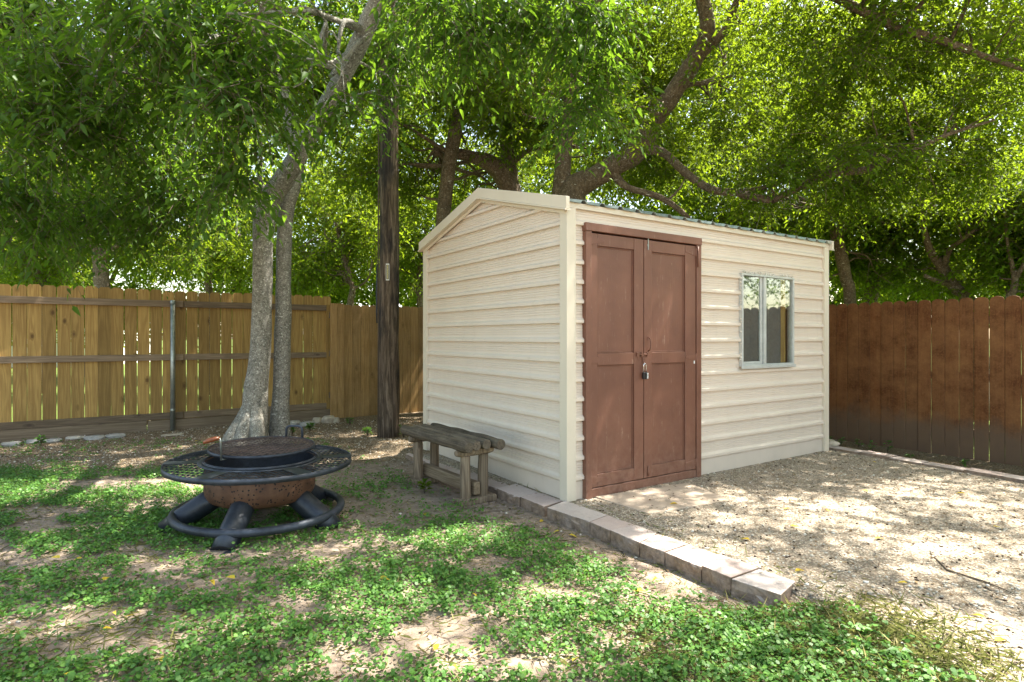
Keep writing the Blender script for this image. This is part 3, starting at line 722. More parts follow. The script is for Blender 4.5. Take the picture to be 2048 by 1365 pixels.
for k, ch in enumerate('3405355'):
    fc = bpy.data.curves.new('digit', 'FONT'); fc.body = ch; fc.size = .030; fc.extrude = .0008; fc.align_x = 'CENTER'; fc.align_y = 'CENTER'; fc.offset = .0007
    fo = bpy.data.objects.new('digit', fc); COL.objects.link(fo); fo.parent = tg; fo.location = (0, -.0015, .074 - k*.0245); fo.rotation_euler = (R(90), 0, 0); fc.materials.append(ytag)
    bpy.context.view_layer.update(); me = bpy.data.meshes.new_from_object(fo); fm_ = bpy.data.objects.new('digit_plate', me); fm_.parent = tg; fm_.location = fo.location; fm_.rotation_euler = fo.rotation_euler
    bpy.data.objects.remove(fo); fm_.name = 'digit'; COL.objects.link(fm_)

# ------------------------------------------------------------------ fire pit
pc = (-1.731, 4.06)
PIT = tag(empty('fire_pit', (pc[0], pc[1], -.062), 0), 'black iron fire pit table with rusty brown bowl on five pipe legs', 'fire pit')
PIT.rotation_euler = (R(.0), R(1.1), 0)
b = MB(); b.lathe([(.0,.150),(.22,.151),(.29,.160),(.325,.178),(.346,.208),(.354,.245),(.354,.425),(.347,.425),(.347,.25),(.338,.215),(.318,.190),(.28,.175),(.18,.165),(.0,.163)], 96)
b.build('bowl', M['rust'], PIT)
b = MB(); b.lathe([(.3455,.424),(.3455,.25),(.336,.218),(.316,.193),(.278,.178),(.18,.168),(.0,.166)], 72); b.build('bowl_liner', M['black'], PIT)
b = MB(); b.lathe([(.0,.222),(.12,.232),(.25,.225),(.343,.232)], 48); b.build('ash_bed', simple('reddish_ash', (.19,.125,.105), .95, 0, 30, .6, .8), PIT)
RT = .425
b = MB(); b.lathe([(.591,RT-.034),(.597,RT-.034),(.597,RT),(.591,RT)], 128, closed=True); b.build('outer_band', M['blackworn'], PIT)
b = MB(); b.lathe([(.352,RT-.004),(.395,RT-.004),(.395,RT+.002),(.352,RT+.002)], 96, closed=True); b.lathe([(.360,RT+.002),(.366,RT+.002),(.366,RT+.012),(.360,RT+.012)], 96, closed=True)
b.lathe([(.352,RT+.002),(.356,RT+.002),(.356,RT+.016),(.352,RT+.016)], 96, closed=True); b.build('inner_ring', M['blackworn'], PIT)
for k in range(6):
    b = MB(); a0 = R(60*k + 18); pts = []
    for a in np.linspace(-.085, .085, 5): pts.append((.592*math.cos(a0+a), .592*math.sin(a0+a)))
    for a in np.linspace(.12, -.12, 5): pts.append((.394*math.cos(a0+a), .394*math.sin(a0+a)))
    b.prism(pts, RT-.003, RT, 'z'); b.build('table_plate', M['blackworn'], PIT)
def clipped(b, r0, r1, step, ang, z, t=.0022, cx=0, cy=0):
    ca, sa = math.cos(ang), math.sin(ang); o = -r1 + step/2
    while o < r1:
        h1 = math.sqrt(max(r1*r1 - o*o, 0)); h0 = math.sqrt(r0*r0 - o*o) if abs(o) < r0 else 0
        for (s0, s1) in (((-h1, -h0), (h0, h1)) if h0 else ((-h1, h1),)):
            if s1 - s0 > .01:
                Mx = Matrix.Translation((cx, cy, z)) @ Matrix.Rotation(ang, 4, 'Z'); b.box(s0, s1, o - t, o + t, -.002, .002, .5, Mx)
        o += step
b = MB(); clipped(b, .394, .592, .034, R(62), RT-.005, .0028); clipped(b, .394, .592, .060, R(-10), RT-.0095, .0022); b.build('table_mesh', M['blackworn'], PIT)
# floor ring
b = MB(); b.tube([(.53*math.cos(a), .53*math.sin(a), .088) for a in np.linspace(0, 2*math.pi, 97)[:-1]], .0265, 14, closed=True); b.build('floor_ring', M['blackworn'], PIT)
for k, a in enumerate((-88, -14, 58, 130, 202)):
    a = R(a); c, s_ = math.cos(a), math.sin(a)
    b = MB(); b.tube([(.23*c, .23*s_, .225), (.34*c, .34*s_, .15), (.47*c, .47*s_, .065), (.565*c, .565*s_, -.015)], [.074, .074, .073, .074], 22)
    o_ = b.build('leg', M['black'], PIT)
    b = MB(); b.tube([(.58*c, .58*s_, -.008), (.58*c, .58*s_, .006)], [.095, .088], 6); b.build('foot_plate', M['blackworn'], PIT)
# grate
gc = (-.08, .205); GZ = RT + .052
grate = empty('cooking_grate', (gc[0], gc[1], GZ), 0, PIT); grate.rotation_euler = (R(1.2), 0, 0)
b = MB(); b.lathe([(.352,-.020),(.358,-.020),(.358,.003),(.352,.003)], 96, closed=True); b.build('grate_band', M['blackworn'], grate)
b = MB(); clipped(b, 0, .353, .038, R(38), 0, .0018); clipped(b, 0, .353, .038, R(-32), -.004, .0018); b.build('grate_mesh', simple('rusty_mesh', (.11,.075,.062), .6, .3, 18, .7), grate)
hp = Vector((-.135, -.335, 0))
b = MB(); b.tube([(hp.x+.004, hp.y-.005, -.03), (hp.x, hp.y-.01, .10), (hp.x-.008, hp.y-.012, .118)], .0065, 8); b.tube([(hp.x+.0, hp.y-.008, -.026), (hp.x+.03, hp.y+.05, -.026)], .006, 8); b.build('handle_bracket', M['galv'], grate)
b = MB(); b.tube([(hp.x-.004, hp.y-.012, .118), (hp.x-.03, hp.y-.02, .116), (hp.x-.07, hp.y-.035, .104), (hp.x-.098, hp.y-.045, .092)], [.010,.0155,.0165,.010], 12); b.build('grip', M['handlewood'], grate)
b = MB(); q0 = Vector((.10, .345, 0)); dxx = .062
pts = [(q0.x-dxx, q0.y, -.02), (q0.x-dxx, q0.y, .055)] + [(q0.x - dxx + .03 - .03*math.cos(a), q0.y, .055 + .03*math.sin(a)) for a in np.linspace(.3, math.pi/2, 4)] + [(q0.x + dxx - .03 + .03*math.sin(a), q0.y, .055 + .03*math.cos(a)) for a in np.linspace(0, math.pi/2-.1, 4)] + [(q0.x+dxx, q0.y, .055), (q0.x+dxx, q0.y, -.02)]
b.tube(pts, .0095, 10); b.build('lift_handle', M['blackworn'], grate)

b = MB(); tw0 = PIT.matrix_world
b.tube([(-1.30, 3.87, .372), (-1.29, 3.84, .378), (-1.275, 3.80, .372), (-1.27, 3.77, .371)], [.002, .0028, .0022, .0012], 6); b.tube([(-1.29,3.84,.378), (-1.25,3.83,.385)], [.002,.001], 5)
b.tube([(-1.275,3.80,.372), (-1.30,3.775,.382)], [.002,.001], 5)
tag(b.build('twig', M['oldpost']), 'small pale forked twig lying on the iron fire pit table', 'twig')
# ------------------------------------------------------------------ bench
bd_ = Vector((-.59, .807, 0)).normalized(); bn = Vector((.807, .59, 0)).normalized()
bench = tag(empty('log_bench', (-.60, 4.83, -.06), 0), 'small weathered grey half-log bench beside the cream shed wall', 'bench')
BRZ = math.atan2(bd_.y, bd_.x); bench.rotation_euler = (0, 0, BRZ)
def wl(v): return Matrix.Rotation(-BRZ, 3, 'Z') @ (Vector(v) - Vector((-.60, 4.83, -.06)))
s0 = Vector((-.313, 4.345, .385))
for k, (e0, e1, rr) in enumerate(((0., 1.085, .044), (.035, 1.05, .041), (.03, 1.06, .040), (-.03, 1.04, .045))):
    b = MB(); st = s0 + bn * (.088 * k); pts = []; rad = []
    for i in range(15):
        t = e0 + (e1 - e0) * i / 14; pts.append(wl(st + bd_ * t)); rad.append(rr * (.90 if i in (0, 14) else 1) * (1 + .04 * math.sin(i*1.3 + k)))
    b.tube(pts, rad, 16, bump=.16, freq=9, seed=k*5, oval=.98)
    o_ = b.build('seat_log', M['oldwood'], bench, .004)
for t in (.145, .925):
    b = MB(); a = s0 + bd_ * t + bn * (-.035) - Vector((0,0,.062)); c = a + bn * .34
    b.tube([wl(a), wl(a + bn*.05 ), wl(c - bn*.05), wl(c)], [.022,.034,.034,.022], 12, bump=.12, freq=8); b.build('crossbeam', M['oldpost'], bench, .004)
    for off in (.055, .215):
        p = s0 + bd_ * t + bn * off
        b = MB(); b.tube([wl((p.x + .0, p.y, .298)), wl((p.x - .002, p.y, .20)), wl((p.x, p.y, .1)), wl((p.x, p.y, -.035))], [.039,.040,.041,.042], 14, bump=.10, freq=8, seed=off*9); b.build('leg', M['oldpost'], bench, .004)
    p = s0 + bd_ * t + bn * (-.03); Mx = Matrix.Translation(wl((p.x, p.y, -.045))) @ Matrix.Rotation(math.atan2(bn.y, bn.x) - BRZ, 4, 'Z')
    b = MB(); b.box(0, .34, -.06, .06, -.03, .025, .5, Mx); b.build('foot', M['oldpost'], bench, .014, seg=3)
b = MB(); a = s0 + bd_ * .10 + bn * .135; Mx = Matrix.Translation(wl((a.x, a.y, .045))) 
b.box(0, .84, -.028, .028, -.05, .05, .3, Mx); b.build('stretcher', M['oldrail'], bench, .012, seg=3)

# ------------------------------------------------------------------ rocks
def rock(name, x, y, sx, sy, sz, m, label, group=None, rz=0, cat='rock', up=0):
    bm = bmesh.new(); bmesh.ops.create_icosphere(bm, subdivisions=4, radius=1); sd_ = random.random()*99
    for v in bm.verts:
        p = v.co.copy(); f = 1 + .28*mnoise.noise(p*1.3 + Vector((sd_,0,0))) + .10*mnoise.noise(p*4 + Vector((0,sd_,0))) + .04*mnoise.noise(p*10)
        p = p * f; p.x = max(-.9, min(.9, p.x)); p.z = min(p.z, .82); v.co = Vector((p.x*sx, p.y*sy, p.z*sz))
    for f in bm.faces: f.smooth = True
    me = bpy.data.meshes.new(name); bm.to_mesh(me); bm.free(); me.materials.append(m)
    o = bpy.data.objects.new(name, me); COL.objects.link(o); o.location = (x, y, gz(x, y) + sz*.45 + up); o.rotation_euler = (0, 0, rz)
    tag(o, label, cat, group); return o
G_R = 'rocks at the foot of the fences'
for (px, py, w, h, m, lab) in ((583,845,34,13,'stoneg','long flat pale rock, leftmost of those under the cedar fence corner'), (614,845,30,11,'stoneg','flat grey rock second from left by the cedar fence corner'),
        (634,838,17,14,'stone','small round tan rock between flat grey rock and big tan rock'), (657,836,26,18,'stone','big tan rock at the cedar fence corner post'), (672,838,14,13,'stone','small tan rock right of the big tan rock at the fence corner'),
        (22,888,30,10,'stoneg','low pale rock at left edge below the kickboard'), (70,882,34,10,'stoneg','lumpy pale rock below the left kickboard'), (108,881,30,9,'stoneg','flat whitish rock under the kickboard left of the white stone'),
        (151,876,32,7,'stonew','bright white flat stone under the kickboard'), (189,875,36,9,'stoneg','grey slab stone right of the bright white stone'), (231,871,36,9,'stoneg','grey slab stone under the kickboard left of the steel post'),
        (345,868,40,3,'stone','thin broken slab at the foot of the steel fence post')):
    x, y = PG(px, py + h/2); s = y / F
    rock('rock', x, y, w*s*.55, w*s*.36, h*s*.62, M[m], lab, G_R, ANG)
x, y = PG(1668, 900, 0); rock('rock', x + .02, y + .12, .085, .09, .055, M['stone'], 'tan rock by the far right corner of the shed', None, .3, up=.02)

# ------------------------------------------------------------------ vegetation helpers
def leaves(pos, dr, nrm, ln, wd, hi=False, fold=.25, curl=.15):
    """leaf geometry arrays. pos,dr,nrm (N,3)"""
    sd_ = np.cross(dr, nrm); sd_ /= np.linalg.norm(sd_, axis=1, keepdims=True) + 1e-9
    nr = np.cross(sd_, dr); ln = ln[:, None]; wd = wd[:, None]
    def pt(t, u, h): return pos + dr*ln*t + sd_*wd*u + nr*(wd*h - ln*curl*t*t)
    if not hi:
        V = np.stack([pt(0,0,0), pt(.42,-.5,fold), pt(1,0,0), pt(.42,.5,fold)], 1)
        n = len(pos); base = np.arange(n)[:, None]*4
        Fc = np.concatenate([base + np.array([[0,1,2]]), base + np.array([[0,2,3]])]); return V.reshape(-1,3), Fc, np.concatenate([np.arange(n)]*2)
    V = np.stack([pt(0,0,0), pt(.3,0,-.0), pt(.68,0,0), pt(1.05,0,0), pt(.26,-.5,fold), pt(.62,-.36,fold*.8), pt(.26,.5,fold), pt(.62,.36,fold*.8)], 1)
    n = len(pos); base = np.arange(n)[:, None]*8
    T = [(0,1,4),(1,2,5),(1,5,4),(2,3,5),(0,6,1),(1,6,7),(1,7,2),(2,7,3)]
    Fc = np.concatenate([base + np.array([t]) for t in T]); return V.reshape(-1,3), Fc, np.concatenate([np.arange(n)]*8)
def norm(v): return v / (np.linalg.norm(v, axis=1, keepdims=True) + 1e-9)
def crown_mesh(name, parent, origin, blobs, mat, ln=.08, asp=.42, nl=11, tw=.42, hi=False, thr=.40, nf=1.3, droop=.5, seed=1, stems=True, cull=None, shell=.55):
    r = np.random.default_rng(seed); PS = []
    for bl in blobs:
        c, rad, n = bl[:3]; th_ = bl[3] if len(bl) > 3 else thr; m = n
        d = norm(r.normal(size=(m*3, 3))); rr = r.random(m*3) ** (shell)
        p = np.array(c) + d * rr[:, None] * np.array(rad)
        g = vnoise(p, nf, seed) * .65 + vnoise(p, nf*2.7, seed+2) * .35
        p = p[g > th_][:m]; PS.append(p)
    p = np.concatenate(PS)
    if cull is not None: p = p[cull(p)]
    T = len(p)
    a = r.random(T)*2*math.pi; d = np.stack([np.cos(a), np.sin(a), r.normal(size=T)*.35 - .15], 1); d = norm(d)
    L_ = tw * (.6 + .8*r.random(T))
    s = (np.arange(nl)[None] + .6*r.random((T, nl))) / nl
    def at(s): 
        q = p[:, None] + d[:, None]*(L_[:, None]*s)[..., None]; q[..., 2] -= droop * (L_[:, None]) * s**2; return q
    pos = at(s).reshape(-1, 3)
    side = np.stack([-d[:, 1], d[:, 0], np.zeros(T)], 1); sg = np.where(np.arange(nl) % 2, 1., -1.)
    ld = d[:, None]*.55 + side[:, None]*sg[None, :, None]*.8 + r.normal(size=(T, nl, 3))*.32; ld[..., 2] -= .28 + droop*.6*s
    ld = norm(ld.reshape(-1, 3)); up = norm(np.array([0,0,1.]) + r.normal(size=ld.shape)*.42)
    N = len(pos); l = ln*(.48 + .82*r.random(N)); wdt = l*asp*(.85 + .3*r.random(N))
    V, Fc, li = leaves(pos, ld, up, l, wdt, hi)
    rnd = r.random(N)[li]; fm = np.zeros(len(Fc), int); lst = [Fc]
    if stems:
        ss = np.array([0, .5, 1.]); q = at(np.tile(ss, (T,1))); rw = np.array([.0032, .0022, .001]) * (ln/.08)
        ang = np.array([0, 2.1, 4.2]); e1 = side; e2 = np.cross(d, e1)
        ring = (e1[:, None, None]*np.cos(ang)[None, None, :, None] + e2[:, None, None]*np.sin(ang)[None, None, :, None])*rw[None, :, None, None]
        SV = (q[:, :, None] + ring).reshape(-1, 3); o = len(V); b0 = (np.arange(T)*9)[:, None] + o; qs = []
        for i in (0, 1):
            for k in range(3): qs.append(b0 + np.array([[i*3+k, i*3+(k+1)%3, (i+1)*3+(k+1)%3, (i+1)*3+k]]))
        Q = np.concatenate(qs); lst.append(Q); fm = np.concatenate([fm, np.ones(len(Q), int)]); rnd = np.concatenate([rnd, np.full(len(Q), .5)]); V = np.concatenate([V, SV])
    V = V - np.array(origin)
    return raw_mesh(name, V, lst, [mat, M['twig']], parent, attrs={'rnd': ('FACE', rnd)}, midx=fm)
def smooth_path(pts, k=4):
    """Catmull-Rom through (x,y,z,r)"""
    P_ = np.array(pts, float); P_ = np.vstack([2*P_[0]-P_[1], P_, 2*P_[-1]-P_[-2]]); out = []
    for i in range(1, len(P_)-2):
        for t in np.arange(k)/k:
            a, b_, c, d = P_[i-1:i+3]; out.append(.5*((2*b_) + (c-a)*t + (2*a-5*b_+4*c-d)*t*t + (-a+3*b_-3*c+d)*t**3))
    out.append(P_[-2]); return np.array(out)
def limb(b, pts, origin, n=12, bump=.12, k=4, freq=7):
    q = smooth_path(pts, k); q[:, 3] = np.maximum(q[:, 3], .003)
    b.tube([tuple(v[:3] - np.array(origin)) for v in q], [float(v[3]) for v in q], n, bump=bump, freq=freq)
    return q
def PR(px, py, Y, r): return (*P(px, py, Y), r)
def tree(name, label, base, limbs, blobs, bark, leafm, group=None, extra=18, seed=1, cat='tree', parts=None, br=.022, **kw):
    t = tag(empty(name, base), label, cat, group)
    b = MB(); paths = []
    for L__ in limbs: paths.append(limb(b, L__, base, 14, k=4))
    b.build('trunk', bark, t)
    r = random.Random(seed); allp = np.concatenate([p[len(p)//3:] for p in paths])
    b = MB()
    for k in range(extra):
        c, rad, n = r.choice(blobs)[:3]
        tgt = np.array([c[i] + rad[i]*r.uniform(-.75, .75) for i in range(3)])
        dd = np.linalg.norm(allp[:, :3] - tgt, axis=1); ix = int(np.argsort(dd)[r.randrange(min(6, len(dd)))]); s = allp[ix]
        L_ = np.linalg.norm(tgt - s[:3]); 
        if L_ < .3 or L_ > 4.5: continue
        r0 = min(s[3]*.55, br*(.6+.5*L_)); mid = [(1-q_)*s[:3] + q_*tgt + np.array([r.uniform(-.12,.12), r.uniform(-.12,.12), r.uniform(-.05,.2)])*L_*math.sin(math.pi*q_) for q_ in (.25,.5,.75)]
        pts = [(*s[:3], r0)] + [(*m_, r0*(1-.25*(i+1))) for i, m_ in enumerate(mid)] + [(*tgt, r0*.15)]
        q = limb(b, pts, base, 6, .1, 3)
        for _ in range(2):
            s2 = q[r.randrange(len(q)//3, len(q)-1)]; e = s2[:3] + np.array([r.gauss(0,.35), r.gauss(0,.35), r.gauss(-.05,.25)])
            m2 = (s2[:3]+e)/2 + np.array([0,0,.08]); limb(b, [(*s2[:3], s2[3]*.6), (*m2, s2[3]*.4), (*e, .003)], base, 5, 0, 3)
    if extra: b.build('branches', bark, t)
    crown_mesh('crown', t, base, blobs, leafm, seed=seed, **kw)
    return t

# ------------------------------------------------------------------ trees
def vis_cull(p):        # nothing hangs into the open space right in front of the lens
    k = ~((p[:, 1] > .2) & (p[:, 1] < 3.3) & (p[:, 2] < EYE + .66*p[:, 1]))
    g = p[:, :2] - (p[:, 2:3]) * np.array([[sd.x / sd.z, sd.y / sd.z]])       # where each twig's shadow falls
    for cx, cy, a, b_ in SUN_GAPS:                                                # canopy openings cut so sun patches land on chosen ground spots
        k &= ~((((g[:, 0] - cx) / a)**2 + ((g[:, 1] - cy) / b_)**2 < 1) & (p[:, 2] > 4.2))
    return k
SUN_GAPS = [(1.95, 2.15, .95, .42), (*PG(850, 1088), .34, .20), (*PG(1060, 1185), .24, .15), (*PG(420, 1290), .45, .17), (*PG(90, 1240), .45, .20), (*PG(60, 1010), .5, .25), (*PG(330, 1130), .25, .14), (*PG(1260, 1240), .3, .16), (*PG(700, 870), .5, .3), (*PG(1540, 1160), .3, .2), (*PG(1900, 1120), .4, .2), (*PG(150, 920), .4, .3)]
# front tree with two grey stems
o = (PG(505, 897)[0], 6.75, -.06)
t = tree('forked_tree', 'grey barked tree with two slim stems growing behind the fire pit', o,
  [[PR(496,908,6.72,.30), PR(500,880,6.72,.225), PR(507,835,6.73,.155), PR(511,790,6.75,.13), PR(521,700,6.8,.115), PR(525,600,6.8,.111), PR(526,500,6.8,.108), PR(530,430,6.8,.118), PR(546,390,6.75,.125), PR(580,340,6.6,.105), PR(620,270,6.4,.090), PR(665,190,6.1,.086), PR(705,115,5.9,.088), PR(738,45,5.7,.086), PR(770,-30,5.5,.08), PR(830,-160,5.3,.07), PR(900,-300,5.1,.05)],
   [PR(560,900,6.98,.16), PR(560,850,7.0,.115), PR(562,780,7.0,.098), PR(565,690,7.0,.094), PR(567,600,7.0,.088), PR(568,500,7.0,.085), PR(573,420,7.0,.085), PR(588,365,7.05,.085), PR(592,300,7.1,.085), PR(570,200,7.1,.09), PR(545,110,7.05,.095), PR(534,20,7.0,.09), PR(528,-80,7.0,.08), PR(540,-300,6.8,.05)],
   [PR(440,905,6.45,.05), PR(462,882,6.52,.095), PR(486,845,6.66,.10), PR(505,795,6.74,.07)], [PR(520,915,6.4,.06), PR(515,880,6.5,.09), PR(512,830,6.66,.08), PR(512,790,6.74,.06)], [PR(480,915,6.3,.05), PR(484,885,6.45,.085), PR(498,830,6.66,.08)],
   [PR(536,405,6.75,.05), PR(526,385,6.7,.035), PR(519,350,6.65,.028), PR(521,290,6.5,.02), PR(500,200,6.2,.012)],
   [PR(540,60,7.0,.06), PR(460,70,6.6,.05), PR(380,100,6.0,.045), PR(300,140,5.6,.042), PR(240,118,5.4,.036), PR(205,145,5.3,.034), PR(160,165,5.2,.03), PR(110,193,5.1,.022), PR(40,230,5.0,.008)],
   [PR(300,140,5.6,.03), PR(330,90,5.6,.022), PR(350,70,5.6,.012)]],
  [(P(460,70,4.4), (.72,.7,.45), 165), (P(490,220,4.5), (.34,.5,.42), 95), (P(450,340,4.7), (.24,.4,.22), 45), (P(200,60,4.4), (1.1,.8,.5), 300), (P(60,200,4.5), (.6,.6,.5), 130), (P(40,400,5.0), (.45,.6,.4), 130),
   (P(250,230,5.3), (1.2,.8,.55), 330), (P(330,390,6.0), (.8,.6,.35), 150), (P(180,420,6.3), (1.0,.8,.4), 190), (P(880,50,4.8), (.5,.6,.35), 150), (P(690,215,4.9), (.2,.3,.2), 22), (P(1010,40,5.2), (.5,.6,.3), 130), (P(790,90,6.6), (.42,.4,.5), 110), (P(770,230,6.9), (.3,.3,.35), 40), (P(1160,150,5.4), (.35,.5,.5), 130), (P(1150,30,5.0), (.6,.5,.25), 130),
   ((-3.0, 6.0, 6.2), (3.2,3.0,.8), 1900, .56), ((-.4, 3.6, 5.9), (2.8,2.8,.8), 1900, .56), (P(-20,10,5.2), (.6,.6,.5), 260), (P(60,40,6.8), (1.2,.8,.7), 330, .3), (P(330,20,7.2), (1.3,.8,.6), 300, .3), (P(640,30,7.4), (.9,.7,.6), 200, .3)],
  M['bark_grey'], M['leaf_near'], extra=46, seed=4, ln=.088, asp=.40, nl=11, tw=.40, hi=True, thr=.42, nf=1.6, droop=.75, cull=vis_cull)
# the big tree behind the shed
o = (P(1125,640,9.0)[0], 9.0, -.07)
tree('leaning_tree', 'large dark barked tree with a leaning limb rising over the shed roof', o,
  [[(.75,9.0,-.2,.36), (.76,9.0,1.0,.28), PR(1135,470,9.0,.24), PR(1145,385,9.0,.22), PR(1180,360,8.9,.17), PR(1225,335,8.8,.16), PR(1275,300,8.6,.155), PR(1310,240,8.4,.14), PR(1345,190,8.2,.125), PR(1395,110,8.0,.115), PR(1415,60,7.8,.10), PR(1400,-30,7.6,.08), PR(1380,-150,7.2,.05)],
   [PR(1120,430,9.05,.16), PR(1123,385,9.05,.14), PR(1128,300,9.0,.12), PR(1140,220,8.9,.105), PR(1150,150,8.8,.10), PR(1175,60,8.6,.11), PR(1200,0,8.4,.08), PR(1230,-120,8.2,.05)],
   [PR(1280,300,8.6,.085), PR(1325,305,8.4,.062), PR(1370,345,8.2,.056), PR(1420,378,8.0,.052), PR(1470,385,7.9,.05), PR(1530,375,7.7,.03), PR(1600,350,7.5,.012)],
   [PR(1545,402,7.6,.04), PR(1600,375,7.6,.046), PR(1660,348,7.5,.048), PR(1730,340,7.4,.044), PR(1800,308,7.3,.040), PR(1860,285,7.2,.032), PR(1900,268,7.1,.024), PR(1990,240,7.0,.012)],
   [PR(1470,385,7.9,.05), PR(1510,395,7.7,.05), PR(1545,402,7.6,.04)],
   [PR(1225,345,8.8,.08), PR(1255,375,8.7,.05), PR(1320,395,8.6,.045), PR(1370,430,8.5,.035), PR(1400,470,8.5,.02)],
   [PR(1395,120,8.0,.06), PR(1450,60,7.8,.05), PR(1480,-10,7.6,.04), PR(1540,-100,7.4,.02)],
   [PR(1345,190,8.2,.05), PR(1380,170,8.2,.03), PR(1440,160,8.0,.03), PR(1450,110,8.0,.02)],
   [PR(1800,60,6.6,.05), PR(1880,80,6.5,.045), PR(1960,110,6.4,.03), PR(2048,140,6.3,.02)],
   [PR(1480,-10,7.6,.05), PR(1620,-20,7.0,.05), PR(1720,20,6.7,.05), PR(1800,60,6.6,.05)]],
  [(P(1180,80,9.4), (1.6,1.0,.9), 600), (P(1400,60,9.2), (1.6,1.0,1.0), 650), (P(1620,80,7.2), (1.5,1.5,.9), 750), (P(1880,80,7.0), (1.5,1.5,.9), 850), (P(1560,250,8.2), (1.3,1.0,.55), 420), (P(1800,230,8.2), (1.6,1.3,.75), 900),
   (P(1960,300,8.0), (1.2,1.2,.7), 600), (P(1060,250,9.6), (.9,.7,.7), 300), (P(1010,120,8.0), (1.1,1.0,.8), 420), (P(1440,290,9.5), (1.5,.8,.6), 480), (P(1350,150,9.8), (1.4,1.,.8), 450), (P(1250,250,9.9), (1.0,.8,.6), 260), (P(1620,380,8.6), (1.3,.8,.35), 320), (P(1560,330,7.2), (.8,.3,.28), 110), (P(1750,300,6.9), (.7,.3,.25), 90), (P(1260,230,7.6), (.5,.4,.4), 90),
   ((3.4,5.4,6.2), (3.0,3.0,.9), 2100, .55), ((6.6,5.4,6.0), (2.6,3.0,.9), 1500, .56), ((1.0, 8.6, 7.0), (2.6,2.0,.8), 1000, .52)],
  M['bark_dark'], M['leaf_mid'], extra=90, seed=9, ln=.085, asp=.40, nl=11, tw=.42, thr=.46, nf=1.5, droop=.45, cull=vis_cull, br=.02)
# slim tree left of the gable
o = (P(880,640,9.6)[0], 9.85, -.07)
tree('slim_tree', 'slim curved tree trunk rising just left of the shed gable', o,
  [[(o[0]-.02, 9.85, -.2, .15), (o[0], 9.85, .9, .13), PR(884,480,9.8,.12), PR(890,400,9.8,.118), PR(902,310,9.7,.115), PR(920,220,9.6,.11), PR(940,140,9.5,.10), PR(935,70,9.4,.09), PR(905,-20,9.2,.07), PR(880,-150,9.,.04)],
   [PR(915,230,9.6,.06), PR(903,200,9.6,.045), PR(895,170,9.6,.035), PR(880,120,9.6,.02)],
   [PR(938,130,9.5,.05), PR(960,90,9.4,.04), PR(1000,120,9.2,.03), PR(1030,130,9.1,.02)]],
  [(P(900,90,9.2), (1.2,1.2,.9), 520), (P(760,60,9.0), (1.1,1.0,.8), 380), (P(820,250,9.8), (.9,.8,.6), 230), (P(700,330,9.6), (.8,.8,.6), 230), (P(980,180,9.6), (.9,.9,.7), 300), (P(980,330,11.5), (1.2,.7,.7), 380, .3), (P(640,180,8.6), (.9,.7,.8), 420), (P(760,330,10.2), (1.0,.8,.7), 330), (P(880,330,10.8), (1.0,.7,.7), 300), (P(560,60,8.6), (1.2,.7,.7), 380), (P(420,260,9.0), (1.3,.8,.8), 420), ((-1.6,8.4,5.6), (2.2,1.6,.9), 360)],
  M['bark_dark'], M['leaf_mid'], extra=30, seed=12, ln=.085, nl=11, tw=.42, thr=.46, nf=1.4)
# short thick stump limb tree behind the ridge
o = (P(1005,640,10.4)[0], 10.4, -.07)
tree('crooked_tree', 'crooked dark tree with a cut horizontal limb just above the roof ridge', o,
  [[(o[0], 10.4, -.2, .3), PR(1020,500,10.4,.24), PR(1022,400,10.4,.22), PR(1005,350,10.3,.17), PR(975,325,10.2,.14), PR(935,312,10.0,.10), PR(895,306,9.9,.09), PR(868,302,9.8,.085)],
   [PR(1022,400,10.4,.16), PR(1020,340,10.4,.13), PR(1010,270,10.4,.11), PR(1000,180,10.3,.09), PR(985,60,10.2,.06)],
   [PR(1022,330,10.4,.05), PR(1060,300,10.3,.04), PR(1110,295,10.2,.045), PR(1130,290,10.1,.02)]],
  [(P(990,200,10.3), (1.0,1.0,.9), 320), (P(1080,120,10.6), (1.3,1.0,1.0), 380), (P(870,400,11.2), (.9,.7,.7), 220), (P(1230,180,11.), (1.4,1.,.9), 420), (P(1300,330,10.6), (1.2,.8,.55), 320)],
  M['bark_dark'], M['leaf_mid'], extra=30, seed=15, ln=.09, nl=11, tw=.45, thr=.47, nf=1.3)
# trees just beyond the right fence
def trunkline(px, Y, pts): return [PR(a, b_, Y, r) for a, b_, r in pts]
RF = 'trees beyond the brown fence'
def rtree(label, Y, pts_list, blobs, seed, leafm='leaf_mid', name='fence_tree', group=RF, extra=24, ln=.095, **kw):
    lim = []
    for i, pts in enumerate(pts_list):
        l_ = [PR(a, b_, Y - .12*j*(i % 3), r) for j, (a, b_, r) in enumerate(pts)]
        if i == 0: x0 = l_[0][0]; l_ = [(x0, Y, -.3, pts[0][2]*1.25)] + l_
        lim.append(l_)
    base = (lim[0][0][0], Y, -.2)
    return tree(name, label, base, lim, blobs, M['bark_dark'], M[leafm], group, extra, seed, ln=ln, **kw)
rtree('dark forked tree just right of the shed corner beyond the brown fence', 10.6,
  [[(1700,600,.10), (1692,560,.10), (1680,500,.10), (1664,440,.095), (1655,405,.07), (1650,330,.05), (1640,230,.03)], [(1678,480,.05),(1700,440,.04),(1715,425,.03),(1740,380,.02)], [(1658,410,.04),(1630,412,.03),(1600,405,.015)]],
  [(P(1690,520,11.), (1.0,.8,.8), 400), (P(1620,430,10.8), (1.1,.7,.5), 330), (P(1740,420,10.6), (1.1,.9,.7), 430), (P(1560,450,11.5), (1.3,.8,.6), 330), (P(1480,430,11.5), (1.4,.8,.5), 420), (P(1400,330,12.0), (1.6,.9,.8), 700, .3), (P(1180,330,12.), (1.2,.8,.7), 420, .3), (P(1560,250,12.0), (1.6,.9,.9), 520)], 21, thr=.44)
